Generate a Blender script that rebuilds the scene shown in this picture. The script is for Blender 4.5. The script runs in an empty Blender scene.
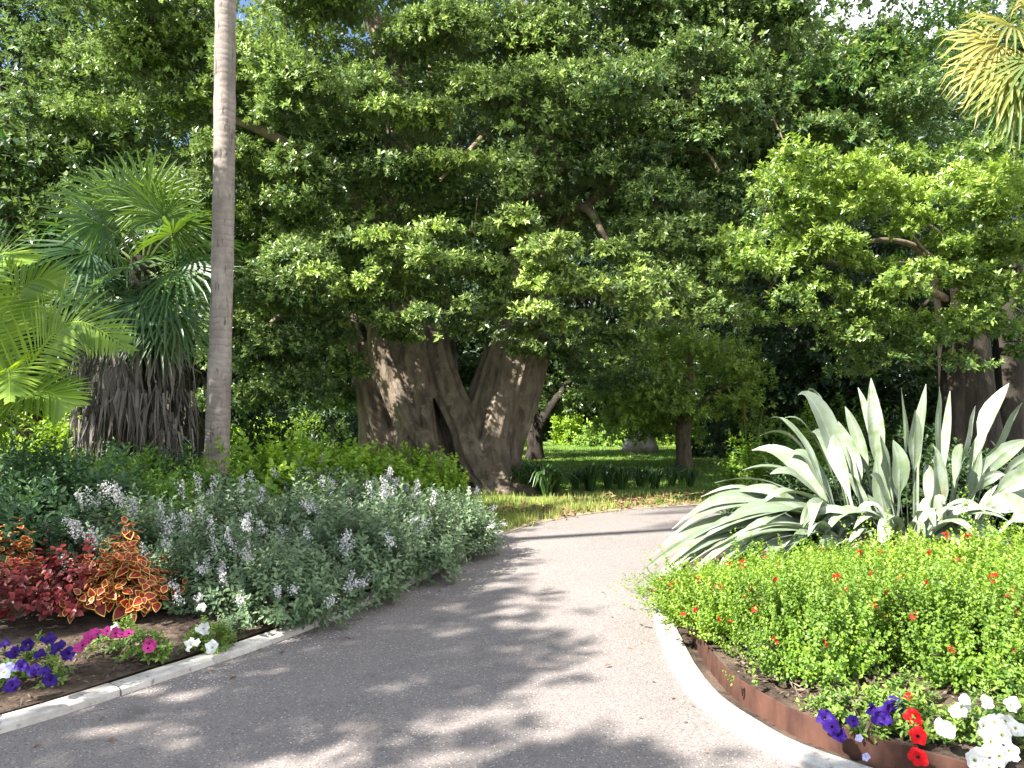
import bpy, math, random
import numpy as np
R = math.radians
rng = np.random.default_rng(7)
random.seed(7)
sc = bpy.context.scene
COL = sc.collection

# ------------------------------------------------------------------ camera
PITCH = R(1.6)
CAMZ = 1.6
FPX = 745.0
cd = bpy.data.cameras.new('camera'); cam = bpy.data.objects.new('camera', cd); COL.objects.link(cam)
cam.location = (0, 0, CAMZ); cam.rotation_euler = (R(90) + PITCH, 0, 0)
cd.sensor_width = 36; cd.lens = 36 * FPX / 1024; cd.clip_end = 2000; cd.clip_start = .05
sc.camera = cam
# ------------------------------------------------------------------ light
SUN_EL = R(41)
SUN_H = np.array([-1, -.8]) / math.hypot(1, .8)
SUN = np.array([SUN_H[0] * math.cos(SUN_EL), SUN_H[1] * math.cos(SUN_EL), math.sin(SUN_EL)])
w = bpy.data.worlds.new("World"); sc.world = w; w.use_nodes = True
nt = w.node_tree; bg = nt.nodes['Background']
sky = nt.nodes.new('ShaderNodeTexSky'); sky.sky_type = 'NISHITA'; sky.sun_disc = False
sky.sun_elevation = SUN_EL; sky.sun_rotation = math.atan2(SUN[0], SUN[1])
sky.air_density = 1.0; sky.dust_density = .6; sky.ozone_density = 2.0
tc = nt.nodes.new('ShaderNodeTexCoord')
nz = nt.nodes.new('ShaderNodeTexNoise'); nz.inputs['Scale'].default_value = 2.6; nz.inputs['Detail'].default_value = 6
nt.links.new(tc.outputs['Generated'], nz.inputs['Vector'])
sep = nt.nodes.new('ShaderNodeSeparateXYZ'); nt.links.new(tc.outputs['Generated'], sep.inputs[0])
ma = nt.nodes.new('ShaderNodeMath'); ma.operation = 'MULTIPLY_ADD'; ma.inputs[1].default_value = .38
nt.links.new(sep.outputs['X'], ma.inputs[0]); nt.links.new(nz.outputs['Fac'], ma.inputs[2])
mr = nt.nodes.new('ShaderNodeMapRange'); mr.inputs['From Min'].default_value = .5; mr.inputs['From Max'].default_value = .66
nt.links.new(ma.outputs[0], mr.inputs['Value'])
mx = nt.nodes.new('ShaderNodeMix'); mx.data_type = 'RGBA'
nt.links.new(mr.outputs[0], mx.inputs['Factor']); nt.links.new(sky.outputs[0], mx.inputs['A'])
mx.inputs['B'].default_value = (9, 9.2, 9.6, 1)
nt.links.new(mx.outputs['Result'], bg.inputs['Color']); bg.inputs['Strength'].default_value = .066
sd = bpy.data.lights.new('sun', 'SUN'); sun = bpy.data.objects.new('sun', sd); COL.objects.link(sun)
sd.energy = 5.0; sd.angle = R(.53); sd.color = (1, .95, .86)
from mathutils import Vector
sun.rotation_euler = Vector(SUN).to_track_quat('Z', 'Y').to_euler()
sc.view_settings.view_transform = 'Standard'; sc.view_settings.look = 'None'
sc.view_settings.exposure = 2.05; sc.view_settings.gamma = 1
sc.render.engine = 'CYCLES'
sc.cycles.max_bounces = 6; sc.cycles.transmission_bounces = 4; sc.cycles.diffuse_bounces = 3; sc.cycles.glossy_bounces = 2


def at(x, y, d):
    """world point seen at pixel x, y at distance d along +Y"""
    u = (x - 512) / FPX; v = (384 - y) / FPX
    dr = np.array([u, math.cos(PITCH) - v * math.sin(PITCH), math.sin(PITCH) + v * math.cos(PITCH)])
    return np.array([0, 0, CAMZ]) + dr * (d / dr[1])


# ------------------------------------------------------------------ mesh helpers
class MB:
    def __init__(s): s.V = []; s.F = []; s.T = []; s.M = []; s.n = 0

    def add(s, V, F, tint=.5, mat=0):
        V = np.asarray(V, float).reshape(-1, 3); F = np.asarray(F, int)
        s.V.append(V); s.F.append(F + s.n); s.n += len(V)
        m = len(F)
        s.T.append(np.broadcast_to(np.asarray(tint, float), (m,))); s.M.append(np.broadcast_to(np.asarray(mat, int), (m,)))
        return s

    def build(s, name, mats, parent=None, smooth=False):
        me = bpy.data.meshes.new(name)
        V = np.concatenate(s.V)
        if parent is not None: V = V - world_origin(parent)
        tot = np.concatenate([np.full(len(f), f.shape[1]) for f in s.F])
        loops = np.concatenate([f.ravel() for f in s.F])
        me.vertices.add(len(V)); me.vertices.foreach_set('co', V.ravel().astype(np.float32))
        me.loops.add(len(loops)); me.loops.foreach_set('vertex_index', loops.astype(np.int32))
        me.polygons.add(len(tot)); st = np.concatenate([[0], np.cumsum(tot)[:-1]])
        me.polygons.foreach_set('loop_start', st.astype(np.int32))
        me.polygons.foreach_set('material_index', np.concatenate(s.M).astype(np.int32))
        me.polygons.foreach_set('use_smooth', np.full(len(tot), smooth))
        a = me.attributes.new('tint', 'FLOAT', 'FACE'); a.data.foreach_set('value', np.concatenate(s.T).astype(np.float32))
        me.update(calc_edges=True)
        for m in (mats if isinstance(mats, (list, tuple)) else [mats]): me.materials.append(m)
        o = bpy.data.objects.new(name, me); COL.objects.link(o)
        if parent is not None: o.parent = parent
        return o


def world_origin(o):
    p = np.zeros(3)
    while o is not None: p += np.array(o.location); o = o.parent
    return p


def tag(o, label=None, cat=None, group=None, kind=None):
    if label: o['label'] = label
    if cat: o['category'] = cat
    if group: o['group'] = group
    if kind: o['kind'] = kind
    return o


def thing(name, label, cat, loc, group=None):
    o = bpy.data.objects.new(name, None); COL.objects.link(o); o.location = [float(v) for v in loc]; o.empty_display_size = .1
    return tag(o, label, cat, group)


def copy_tree(o, loc=None, rz=0, s=1, label=None, parent=None):
    c = o.copy(); COL.objects.link(c); c.parent = parent
    if loc is not None:
        c.location = [float(v) for v in loc]; c.rotation_euler = (0, 0, rz); c.scale = (s, s, s) if np.isscalar(s) else s
    if label: c['label'] = label
    for ch in list(o.children): copy_tree(ch, parent=c)
    return c


def nrm(a): return a / np.maximum(np.linalg.norm(a, axis=-1, keepdims=True), 1e-9)


def catmull(P, n=8):
    P = np.asarray(P, float); Q = np.vstack([2 * P[0] - P[1], P, 2 * P[-1] - P[-2]]); out = []
    for i in range(1, len(Q) - 2):
        p0, p1, p2, p3 = Q[i - 1:i + 3]
        for t in np.linspace(0, 1, n, endpoint=False):
            out.append(.5 * (2 * p1 + (p2 - p0) * t + (2 * p0 - 5 * p1 + 4 * p2 - p3) * t * t + (3 * p1 - p0 - 3 * p2 + p3) * t ** 3))
    out.append(P[-1]); return np.array(out)


def tube(P, r, seg=8, cap=False, ribs=0, twist=0, depth=.12):
    P = np.asarray(P, float); n = len(P); r = np.broadcast_to(np.asarray(r, float), (n,))
    T = nrm(np.gradient(P, axis=0)); V = []
    ref = np.array([1, 0, 0]) if abs(T[0][0]) < .8 else np.array([0, 1, 0])
    u = nrm(np.cross(T[0], ref)); a = np.linspace(0, 2 * np.pi, seg, endpoint=False)
    for i in range(n):
        u = nrm(u - T[i] * np.dot(u, T[i])); v = np.cross(T[i], u)
        rr = r[i] * (1 + (depth * np.sin(ribs * a + twist * i) + depth * .6 * np.sin((ribs + 3) * a - twist * 1.7 * i + 1) if ribs else 0 * a))
        V.append(P[i] + rr[:, None] * (np.cos(a)[:, None] * u + np.sin(a)[:, None] * v))
    V = np.concatenate(V); F = []
    for i in range(n - 1):
        for j in range(seg):
            k = (j + 1) % seg; F.append((i * seg + j, i * seg + k, (i + 1) * seg + k, (i + 1) * seg + j))
    if cap:
        V = np.vstack([V, P[:1], P[-1:]]); m = n * seg
        for j in range(seg):
            k = (j + 1) % seg; F.append((m, k, j, j)); F.append((m + 1, (n - 1) * seg + j, (n - 1) * seg + k, (n - 1) * seg + k))
    return V, np.array(F)


def place(T, F, P, D, N, S):
    X = nrm(np.cross(D, N)); Z = np.cross(X, D); S = np.asarray(S, float)
    if S.ndim == 1: S = np.repeat(S[:, None], 3, 1)
    V = P[:, None, :] + (S[:, None, 0:1] * T[None, :, 0:1]) * X[:, None] + (S[:, None, 1:2] * T[None, :, 1:2]) * D[:, None] + (S[:, None, 2:3] * T[None, :, 2:3]) * Z[:, None]
    k = len(T); n = len(P)
    FF = (F[None] + (np.arange(n) * k)[:, None, None]).reshape(-1, F.shape[1])
    return V.reshape(-1, 3), FF


DIA = (np.array([(0, 0, 0), (.26, .45, .07), (0, 1, -.08), (-.26, .45, .07)]), np.array([(0, 1, 2), (0, 2, 3)]))
OVA = (np.array([(0, 0, 0), (.23, .25, .05), (.24, .55, .03), (0, 1, -.16), (-.24, .55, .03), (-.23, .25, .05), (0, .28, -.01), (0, .6, -.04)]),
       np.array([(0, 1, 6, 6), (1, 2, 7, 6), (2, 3, 7, 7), (3, 4, 7, 7), (4, 5, 6, 7), (5, 0, 6, 6)]))
OVAL = (np.array([(0, 0, 0), (.25, .35, .05), (.17, .75, 0), (0, 1, -.1), (-.17, .75, 0), (-.25, .35, .05)]), np.array([(0, 1, 2, 3), (0, 3, 4, 5)]))
ROUND = (np.array([(0, 0, 0), (.36, .3, .08), (.36, .7, .05), (0, 1, -.06), (-.36, .7, .05), (-.36, .3, .08)]), np.array([(0, 1, 2, 3), (0, 3, 4, 5)]))
NEEDLE = (np.array([(0, 0, 0), (.07, .4, .02), (0, 1, -.12), (-.07, .4, .02)]), np.array([(0, 1, 2), (0, 2, 3)]))


def basis(A):
    ref = np.where(np.abs(A[:, 2:3]) < .9, np.array([[0, 0, 1.]]), np.array([[1., 0, 0]]))
    U = nrm(np.cross(A, ref)); return U, np.cross(A, U)


def shoots(mb, P, A, L, m, size, tilt=1.0, tpl=DIA, tint=(.2, .8), droop=.15, jit=.35, opposite=False, mat=0, size_var=.3, stint=None):
    """leafy twigs: m leaves set round each axis A that ends near P"""
    n = len(P); U, W = basis(A)
    t = (np.arange(m) + .5) / m
    az = rng.uniform(0, 6.28, (n, 1)) + (np.arange(m)[None] * (2.4 if not opposite else np.pi) + (0 if not opposite else (np.arange(m) // 2) * (np.pi / 2)))
    az = az + rng.normal(0, .25, (n, m))
    rad = np.cos(az)[..., None] * U[:, None] + np.sin(az)[..., None] * W[:, None]
    tl = (tilt * (1.25 - .6 * t)[None] + rng.normal(0, jit * .6, (n, m)))[..., None]
    D = np.cos(tl) * A[:, None] + np.sin(tl) * rad; D[..., 2] -= droop; D = nrm(D + rng.normal(0, jit * .35, D.shape))
    Lb = np.broadcast_to(np.asarray(L, float), (n,))[:, None, None]
    Q = P[:, None] + A[:, None] * (Lb * (t[None, :, None] - 1))
    N = A[:, None] - D * (A[:, None] * D).sum(-1, keepdims=True) * .9 + rng.normal(0, jit * .5, D.shape) + np.array([0, 0, .25])
    S = size * (1 + rng.uniform(-size_var, size_var, (n, m))) * (1.05 - .35 * t)[None]
    base = (rng.uniform(tint[0], tint[1], n) if stint is None else stint)[:, None]
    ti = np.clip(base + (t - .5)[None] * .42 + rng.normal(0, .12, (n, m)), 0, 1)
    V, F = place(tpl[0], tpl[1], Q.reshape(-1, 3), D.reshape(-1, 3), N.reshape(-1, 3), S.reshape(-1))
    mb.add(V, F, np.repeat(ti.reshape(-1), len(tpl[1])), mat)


def rdir(n, zmin=-1.0):
    d = nrm(rng.normal(size=(int(n * 3) + 20, 3))); d = d[d[:, 2] > zmin]
    while len(d) < n:
        e = nrm(rng.normal(size=(n * 3, 3))); d = np.vstack([d, e[e[:, 2] > zmin]])
    return d[:n]


def clump(mb, c, r, n, size, m=8, tint=(.2, .8), zmin=-.55, shell=.45, up=.5, L=None, tilt=1.0, tpl=DIA, droop=.12, **k):
    c = np.asarray(c, float); r = np.broadcast_to(np.asarray(r, float), (3,))
    d = rdir(n, zmin); q = rng.uniform(shell ** 2, 1.0, (n, 1)) ** .5
    ph = rng.uniform(0, 6.28, 3); wob = 1 + .18 * np.sin(d[:, :1] * 5 + ph[0]) * np.sin(d[:, 1:2] * 5 + ph[1]) + .12 * np.sin(d[:, 2:] * 7 + ph[2])
    P = c + d * q * wob * r
    A = nrm(d / r * r.mean() + np.array([0, 0, up]) + rng.normal(0, .3, d.shape))
    shoots(mb, P, A, size * 1.1 if L is None else L, m, size, tilt, tpl, tint, droop, **k)


# ------------------------------------------------------------------ materials
def newmat(name):
    m = bpy.data.materials.new(name); m.use_nodes = True; t = m.node_tree
    return m, t, t.nodes['Principled BSDF'], t.nodes['Material Output']


def mixc(t, f, a, b):
    n = t.nodes.new('ShaderNodeMix'); n.data_type = 'RGBA'
    if isinstance(f, (int, float)): n.inputs['Factor'].default_value = f
    else: t.links.new(f, n.inputs['Factor'])
    for s, v in (('A', a), ('B', b)):
        if isinstance(v, tuple): n.inputs[s].default_value = (*v, 1)
        else: t.links.new(v, n.inputs[s])
    return n.outputs['Result']


def ramp(t, f, lo, hi):
    n = t.nodes.new('ShaderNodeMapRange'); n.inputs['From Min'].default_value = lo; n.inputs['From Max'].default_value = hi
    t.links.new(f, n.inputs['Value']); return n.outputs[0]


def noise(t, scale, detail=4, vec=None, rough=.5):
    n = t.nodes.new('ShaderNodeTexNoise'); n.inputs['Scale'].default_value = scale; n.inputs['Detail'].default_value = detail; n.inputs['Roughness'].default_value = rough
    if vec is None:
        c = t.nodes.new('ShaderNodeTexCoord'); vec = c.outputs['Object']
    t.links.new(vec, n.inputs['Vector']); return n.outputs['Fac']


def mapped(t, scale):
    c = t.nodes.new('ShaderNodeTexCoord'); m = t.nodes.new('ShaderNodeMapping'); m.inputs['Scale'].default_value = scale
    t.links.new(c.outputs['Object'], m.inputs['Vector']); return m.outputs[0]


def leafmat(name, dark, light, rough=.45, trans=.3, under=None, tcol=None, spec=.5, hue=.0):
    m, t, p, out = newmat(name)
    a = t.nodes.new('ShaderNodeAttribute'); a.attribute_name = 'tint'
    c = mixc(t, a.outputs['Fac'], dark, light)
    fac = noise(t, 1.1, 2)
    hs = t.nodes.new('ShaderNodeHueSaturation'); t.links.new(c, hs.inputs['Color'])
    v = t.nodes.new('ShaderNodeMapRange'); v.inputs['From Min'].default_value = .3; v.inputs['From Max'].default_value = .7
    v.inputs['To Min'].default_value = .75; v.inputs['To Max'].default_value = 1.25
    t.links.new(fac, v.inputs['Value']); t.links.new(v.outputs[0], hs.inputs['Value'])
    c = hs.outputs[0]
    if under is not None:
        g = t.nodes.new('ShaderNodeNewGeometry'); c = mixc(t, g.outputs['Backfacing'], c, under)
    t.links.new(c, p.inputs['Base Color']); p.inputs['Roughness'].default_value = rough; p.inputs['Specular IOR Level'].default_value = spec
    if trans > 0:
        tr = t.nodes.new('ShaderNodeBsdfTranslucent'); s = t.nodes.new('ShaderNodeMixShader'); s.inputs[0].default_value = trans
        mm = t.nodes.new('ShaderNodeMix'); mm.data_type = 'RGBA'; mm.blend_type = 'MULTIPLY'; mm.inputs['Factor'].default_value = 1
        t.links.new(c, mm.inputs['A']); mm.inputs['B'].default_value = (*(tcol or (2.0, 1.9, .8)), 1)
        t.links.new(mm.outputs['Result'], tr.inputs['Color'])
        t.links.new(p.outputs[0], s.inputs[1]); t.links.new(tr.outputs[0], s.inputs[2]); t.links.new(s.outputs[0], out.inputs[0])
    return m


def surfmat(name, c1, c2, scale=6, stretch=(1, 1, 1), rough=.85, bump=.4, bscale=None, lo=.35, hi=.65, dist=.02, c3=None, s3=1.0):
    m, t, p, out = newmat(name)
    v = mapped(t, stretch); f = noise(t, scale, 8, v, .6)
    c = mixc(t, ramp(t, f, lo, hi), c1, c2)
    if c3 is not None:
        f3 = noise(t, s3, 4); c = mixc(t, ramp(t, f3, .5, .64), c, c3)
    t.links.new(c, p.inputs['Base Color']); p.inputs['Roughness'].default_value = rough; p.inputs['Specular IOR Level'].default_value = .25
    b = t.nodes.new('ShaderNodeBump'); b.inputs['Strength'].default_value = bump; b.inputs['Distance'].default_value = dist
    fb = f if bscale is None else noise(t, bscale, 8, v, .65)
    t.links.new(fb, b.inputs['Height']); t.links.new(b.outputs[0], p.inputs['Normal'])
    return m


M = {}
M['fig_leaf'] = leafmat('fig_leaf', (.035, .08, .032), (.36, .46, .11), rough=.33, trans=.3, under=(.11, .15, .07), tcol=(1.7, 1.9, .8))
M['bright_leaf'] = leafmat('bright_leaf', (.045, .10, .03), (.34, .44, .10), rough=.35, trans=.32, tcol=(1.8, 1.9, .8))
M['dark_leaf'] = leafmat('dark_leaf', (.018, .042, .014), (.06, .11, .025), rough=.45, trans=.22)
M['lime_leaf'] = leafmat('lime_leaf', (.10, .20, .02), (.27, .40, .04), rough=.5, trans=.35)
M['herb_leaf'] = leafmat('herb_leaf', (.07, .16, .03), (.26, .39, .06), rough=.5, trans=.3)
M['cool_leaf'] = leafmat('cool_leaf', (.03, .075, .04), (.07, .14, .05), rough=.5, trans=.2)
M['sage_leaf'] = leafmat('sage_leaf', (.055, .10, .05), (.16, .23, .115), rough=.6, trans=.2, under=(.20, .25, .17), tcol=(1.5, 1.6, 1))
M['salvia_leaf'] = leafmat('salvia_leaf', (.085, .17, .018), (.25, .37, .045), rough=.5, trans=.33)
M['strap_leaf'] = leafmat('strap_leaf', (.02, .05, .015), (.06, .12, .03), rough=.35, trans=.2)
M['silver_leaf'] = leafmat('silver_leaf', (.16, .205, .145), (.37, .41, .34), rough=.40, trans=.14, under=(.2, .255, .165), tcol=(1, 1.05, .75))
def mottle(m):
    t = m.node_tree; p = t.nodes['Principled BSDF']; b = t.nodes.new('ShaderNodeBump'); b.inputs['Strength'].default_value = .35; b.inputs['Distance'].default_value = .01
    t.links.new(noise(t, 30, 6, mapped(t, (1, 1, .4)), .6), b.inputs['Height']); t.links.new(b.outputs[0], p.inputs['Normal'])
    src = p.inputs['Base Color'].links[0].from_socket; c = mixc(t, ramp(t, noise(t, 9, 7, None, .65), .42, .66), src, (.15, .20, .10)); c = mixc(t, ramp(t, noise(t, 3.1, 5, None, .6), .66, .72), c, (.22, .16, .08)); t.links.new(c, p.inputs['Base Color'])


mottle(M['silver_leaf'])
M['dry_leaf'] = leafmat('dry_leaf', (.25, .17, .09), (.45, .36, .22), rough=.8, trans=.2, tcol=(1.2, 1, .8))
M['petunia_leaf'] = leafmat('petunia_leaf', (.08, .16, .03), (.20, .30, .05), rough=.6, trans=.25)
M['fan_leaf'] = leafmat('fan_leaf', (.025, .07, .03), (.09, .16, .035), rough=.42, trans=.3, tcol=(2.4, 2.2, .5))
M['feather_leaf'] = leafmat('feather_leaf', (.08, .16, .025), (.24, .35, .04), rough=.5, trans=.42, tcol=(2.0, 1.9, .4))
M['yellow_frond'] = leafmat('yellow_frond', (.08, .15, .04), (.46, .40, .13), rough=.5, trans=.4, tcol=(1.5, 1.3, .6))
M['dead_frond'] = leafmat('dead_frond', (.065, .055, .05), (.20, .17, .155), rough=.75, trans=.08, tcol=(1, 1, 1))
M['grass'] = leafmat('grass', (.11, .20, .03), (.40, .42, .12), rough=.6, trans=.3)
M['coleus_red'] = leafmat('coleus_red', (.07, .004, .006), (.19, .010, .014), rough=.5, trans=.25, tcol=(1.6, .6, .6))
M['coleus_edge_red'] = leafmat('coleus_edge_red', (.10, .014, .012), (.20, .04, .03), rough=.5, trans=.2, tcol=(1.4, .8, .7))
M['coleus_orange'] = leafmat('coleus_orange', (.13, .010, .008), (.28, .025, .014), rough=.5, trans=.25, tcol=(1.5, .7, .6))
M['coleus_edge_yellow'] = leafmat('coleus_edge_yellow', (.45, .26, .04), (.62, .46, .12), rough=.5, trans=.25, tcol=(1.3, 1.1, .6))
for nm, c in dict(purple=(.032, .009, .155), pink=(.52, .05, .25), white=(.68, .68, .66), red=(.62, .008, .012), lilac=(.60, .59, .60), paleblue=(.45, .45, .72), orange=(.58, .26, .05), smallred=(.62, .03, .02)).items():
    M['petal_' + nm] = leafmat('petal_' + nm, tuple(v * .8 for v in c), c, rough=.6, trans=.25, tcol=(1.1, 1.1, 1.1), spec=.2)
M['throat'] = leafmat('throat', (.03, .01, .06), (.05, .02, .1), rough=.7, trans=0)
M['throat_pale'] = leafmat('throat_pale', (.5, .55, .2), (.6, .65, .3), rough=.7, trans=0)
M['stem'] = surfmat('stem', (.06, .09, .025), (.10, .13, .04), 20)
M['twig'] = surfmat('twig', (.12, .09, .06), (.22, .17, .12), 20)
M['fig_bark'] = surfmat('fig_bark', (.075, .056, .043), (.21, .165, .125), 5, (1.6, 1.6, .35), .85, .9, 14, dist=.05)
def refine(m, col, sc1=26, sc2=3.0):
    t = m.node_tree; p = t.nodes['Principled BSDF']; src = p.inputs['Base Color'].links[0].from_socket
    c = mixc(t, ramp(t, noise(t, sc2, 7, None, .7), .52, .66), src, col)
    c = mixc(t, ramp(t, noise(t, sc1, 6, None, .75), .58, .72), c, tuple(v * .35 for v in col)); t.links.new(c, p.inputs['Base Color'])
    b = t.nodes.new('ShaderNodeBump'); b.inputs['Strength'].default_value = .8; b.inputs['Distance'].default_value = .02
    t.links.new(noise(t, sc1 * 1.3, 8, None, .75), b.inputs['Height']); t.links.new(p.inputs['Normal'].links[0].from_socket, b.inputs['Normal']); t.links.new(b.outputs[0], p.inputs['Normal'])


refine(M['fig_bark'], (.24, .20, .155))
M['branch_bark'] = surfmat('branch_bark', (.09, .07, .05), (.25, .19, .13), 5, (1, 1, 1), .85, .6, 14, dist=.03)
M['dark_bark'] = surfmat('dark_bark', (.018, .014, .012), (.05, .04, .032), 6, (1.5, 1.5, .4), .9, .9, 14, dist=.04)
M['lawn_bark'] = surfmat('lawn_bark', (.07, .055, .04), (.20, .15, .10), 8, (1.5, 1.5, .5), .9, .8, 14, dist=.03)
M['soil'] = surfmat('soil', (.035, .024, .018), (.11, .078, .058), 22, (1, 1, 1), .95, 1.0, 40, dist=.03, c3=(.14, .10, .075), s3=3)
M['mulch_chip'] = leafmat('mulch_chip', (.05, .035, .025), (.20, .15, .11), rough=.9, trans=0)
M['litter'] = leafmat('litter', (.10, .05, .03), (.30, .17, .10), rough=.8, trans=.1, tcol=(1, 1, 1))
M['sand'] = surfmat('sand', (.20, .16, .11), (.34, .29, .22), 14)
M['steel'] = surfmat('steel', (.048, .022, .016), (.10, .046, .032), 9, (1, 1, .4), .8, .3, 30, dist=.005)
M['lawn'] = surfmat('lawn', (.09, .17, .025), (.17, .27, .05), 9, (1, 1, 1), .9, .8, 60, dist=.03, c3=(.16, .19, .05), s3=.6)
M['rock'] = surfmat('rock', (.36, .30, .27), (.62, .53, .48), 4, (1, 1, 1), .9, .7, 12, dist=.06)


def path_mat():
    m, t, p, out = newmat('asphalt')
    c = mixc(t, ramp(t, noise(t, .9, 6), .3, .7), (.160, .135, .130), (.212, .184, .176))
    c = mixc(t, ramp(t, noise(t, 90, 3, None, .7), .35, .7), c, (.26, .235, .22))
    vo = t.nodes.new('ShaderNodeTexVoronoi'); vo.inputs['Scale'].default_value = 75; co = t.nodes.new('ShaderNodeTexCoord'); t.links.new(co.outputs['Object'], vo.inputs['Vector'])
    sep = t.nodes.new('ShaderNodeSeparateColor'); t.links.new(vo.outputs['Color'], sep.inputs[0])
    gt = t.nodes.new('ShaderNodeMath'); gt.operation = 'GREATER_THAN'; gt.inputs[1].default_value = .86; t.links.new(sep.outputs['Red'], gt.inputs[0])
    lt = t.nodes.new('ShaderNodeMath'); lt.operation = 'LESS_THAN'; lt.inputs[1].default_value = .38; t.links.new(vo.outputs['Distance'], lt.inputs[0])
    mu = t.nodes.new('ShaderNodeMath'); mu.operation = 'MULTIPLY'; t.links.new(gt.outputs[0], mu.inputs[0]); t.links.new(lt.outputs[0], mu.inputs[1])
    c = mixc(t, mu.outputs[0], c, (.42, .38, .35))
    dk = ramp(t, noise(t, 130, 2, None, .6), .56, .66); c = mixc(t, dk, c, (.075, .066, .064))
    c = mixc(t, ramp(t, noise(t, 2.2, 8, None, .7), .56, .74), c, (.125, .108, .10))
    c = mixc(t, ramp(t, noise(t, 7, 7, None, .75), .64, .74), c, (.27, .245, .225))
    t.links.new(c, p.inputs['Base Color']); p.inputs['Roughness'].default_value = .85; p.inputs['Specular IOR Level'].default_value = .3
    b = t.nodes.new('ShaderNodeBump'); b.inputs['Strength'].default_value = .6; b.inputs['Distance'].default_value = .008
    t.links.new(noise(t, 110, 4, None, .7), b.inputs['Height']); t.links.new(b.outputs[0], p.inputs['Normal'])
    return m


M['asphalt'] = path_mat()


def kerb_mat():
    m, t, p, out = newmat('concrete')
    c = mixc(t, ramp(t, noise(t, 5, 8, None, .65), .35, .65), (.36, .33, .30), (.56, .53, .49))
    c = mixc(t, ramp(t, noise(t, 26, 6, None, .7), .55, .68), c, (.20, .175, .155))
    t.links.new(c, p.inputs['Base Color']); p.inputs['Roughness'].default_value = .9
    b = t.nodes.new('ShaderNodeBump'); b.inputs['Strength'].default_value = .5; b.inputs['Distance'].default_value = .012
    t.links.new(noise(t, 40, 6, None, .7), b.inputs['Height']); t.links.new(b.outputs[0], p.inputs['Normal'])
    return m


M['concrete'] = kerb_mat()


def palm_bark():
    m, t, p, out = newmat('palm_bark')
    c = mixc(t, ramp(t, noise(t, 5, 8, mapped(t, (1, 1, .5)), .6), .3, .7), (.13, .105, .098), (.29, .245, .225))
    wv = t.nodes.new('ShaderNodeTexWave'); wv.wave_type = 'BANDS'; wv.bands_direction = 'Z'; wv.inputs['Scale'].default_value = 4.0
    wv.inputs['Distortion'].default_value = 4.5; wv.inputs['Detail'].default_value = 3; wv.inputs['Detail Scale'].default_value = 2
    co = t.nodes.new('ShaderNodeTexCoord'); t.links.new(co.outputs['Object'], wv.inputs['Vector'])
    c = mixc(t, ramp(t, wv.outputs['Fac'], .14, .0), c, (.17, .14, .125))
    c = mixc(t, ramp(t, noise(t, 2.3, 6, mapped(t, (1, 1, .5)), .6), .5, .62), c, (.30, .26, .235)); blot = ramp(t, noise(t, 11, 6, mapped(t, (1.6, 1.6, .3)), .65), .57, .64); c = mixc(t, blot, c, (.09, .075, .065))
    t.links.new(c, p.inputs['Base Color']); p.inputs['Roughness'].default_value = .8; p.inputs['Specular IOR Level'].default_value = .2
    b = t.nodes.new('ShaderNodeBump'); b.inputs['Strength'].default_value = .35; b.inputs['Distance'].default_value = .008
    t.links.new(wv.outputs['Fac'], b.inputs['Height']); t.links.new(b.outputs[0], p.inputs['Normal'])
    return m


M['palm_bark'] = palm_bark()

# ------------------------------------------------------------------ setting: ground, path, beds, kerbs
g = MB(); nx = np.concatenate([np.linspace(-220, -30, 14), np.linspace(-28, 28, 57), np.linspace(30, 220, 14)]); ny = np.concatenate([np.linspace(-60, -10, 8), np.linspace(-8, 45, 54), np.linspace(50, 300, 14)])
gx, gy = np.meshgrid(nx, ny)
gz = np.where(np.hypot(gx, gy) > 40, .5 * np.sin(gx * .05) ** 2, 0) * 0
W_ = len(nx); idx = np.arange(len(ny) * W_).reshape(len(ny), W_)
g.add(np.stack([gx, gy, gz], -1), np.stack([idx[:-1, :-1], idx[:-1, 1:], idx[1:, 1:], idx[1:, :-1]], -1).reshape(-1, 4))
tag(g.build('ground', M['lawn']), 'mown green lawn spreading back under the trees', 'lawn', kind='structure')

LEFT = catmull([(-14, -4, 0), (-9, -1.2, 0), (-5, 1.3, 0), (-3.4, 2.8, 0), (-2.5, 3.63, 0), (-1.97, 4.4, 0), (-1.5, 5.2, 0), (-1.1, 6.1, 0), (-.62, 7.4, 0), (-.28, 8.7, 0), (.15, 9.8, 0), (.95, 10.8, 0), (2.1, 11.55, 0), (4, 12.2, 0), (7, 12.7, 0), (12, 13, 0), (20, 13.2, 0)], 10)
RIGHT = catmull([(9, -1.5, 0), (5, 1.0, 0), (3.0, 2.15, 0), (1.95, 2.72, 0), (1.28, 3.29, 0), (1.06, 3.7, 0), (.96, 4.15, 0), (.97, 4.85, 0), (1.05, 5.6, 0), (1.2, 6.4, 0), (1.6, 7.4, 0), (2.4, 8.4, 0), (3.6, 9.3, 0), (5.2, 9.9, 0), (8, 10.4, 0), (12, 10.6, 0), (20, 10.8, 0)], 10)


def resample(P, n):
    s = np.concatenate([[0], np.cumsum(np.linalg.norm(np.diff(P, axis=0), axis=1))]); q = np.linspace(0, s[-1], n)
    return np.stack([np.interp(q, s, P[:, i]) for i in range(3)], 1)


def strip(A, B, k=8, z0=.004, zf=None):
    n = len(A); t = np.linspace(0, 1, k); V = A[:, None] * (1 - t)[None, :, None] + B[:, None] * t[None, :, None]
    V[..., 2] = z0 if zf is None else zf(V[..., 0], V[..., 1], t[None])
    i = np.arange(n * k).reshape(n, k)
    return V.reshape(-1, 3), np.stack([i[:-1, :-1], i[:-1, 1:], i[1:, 1:], i[1:, :-1]], -1).reshape(-1, 4)


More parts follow.
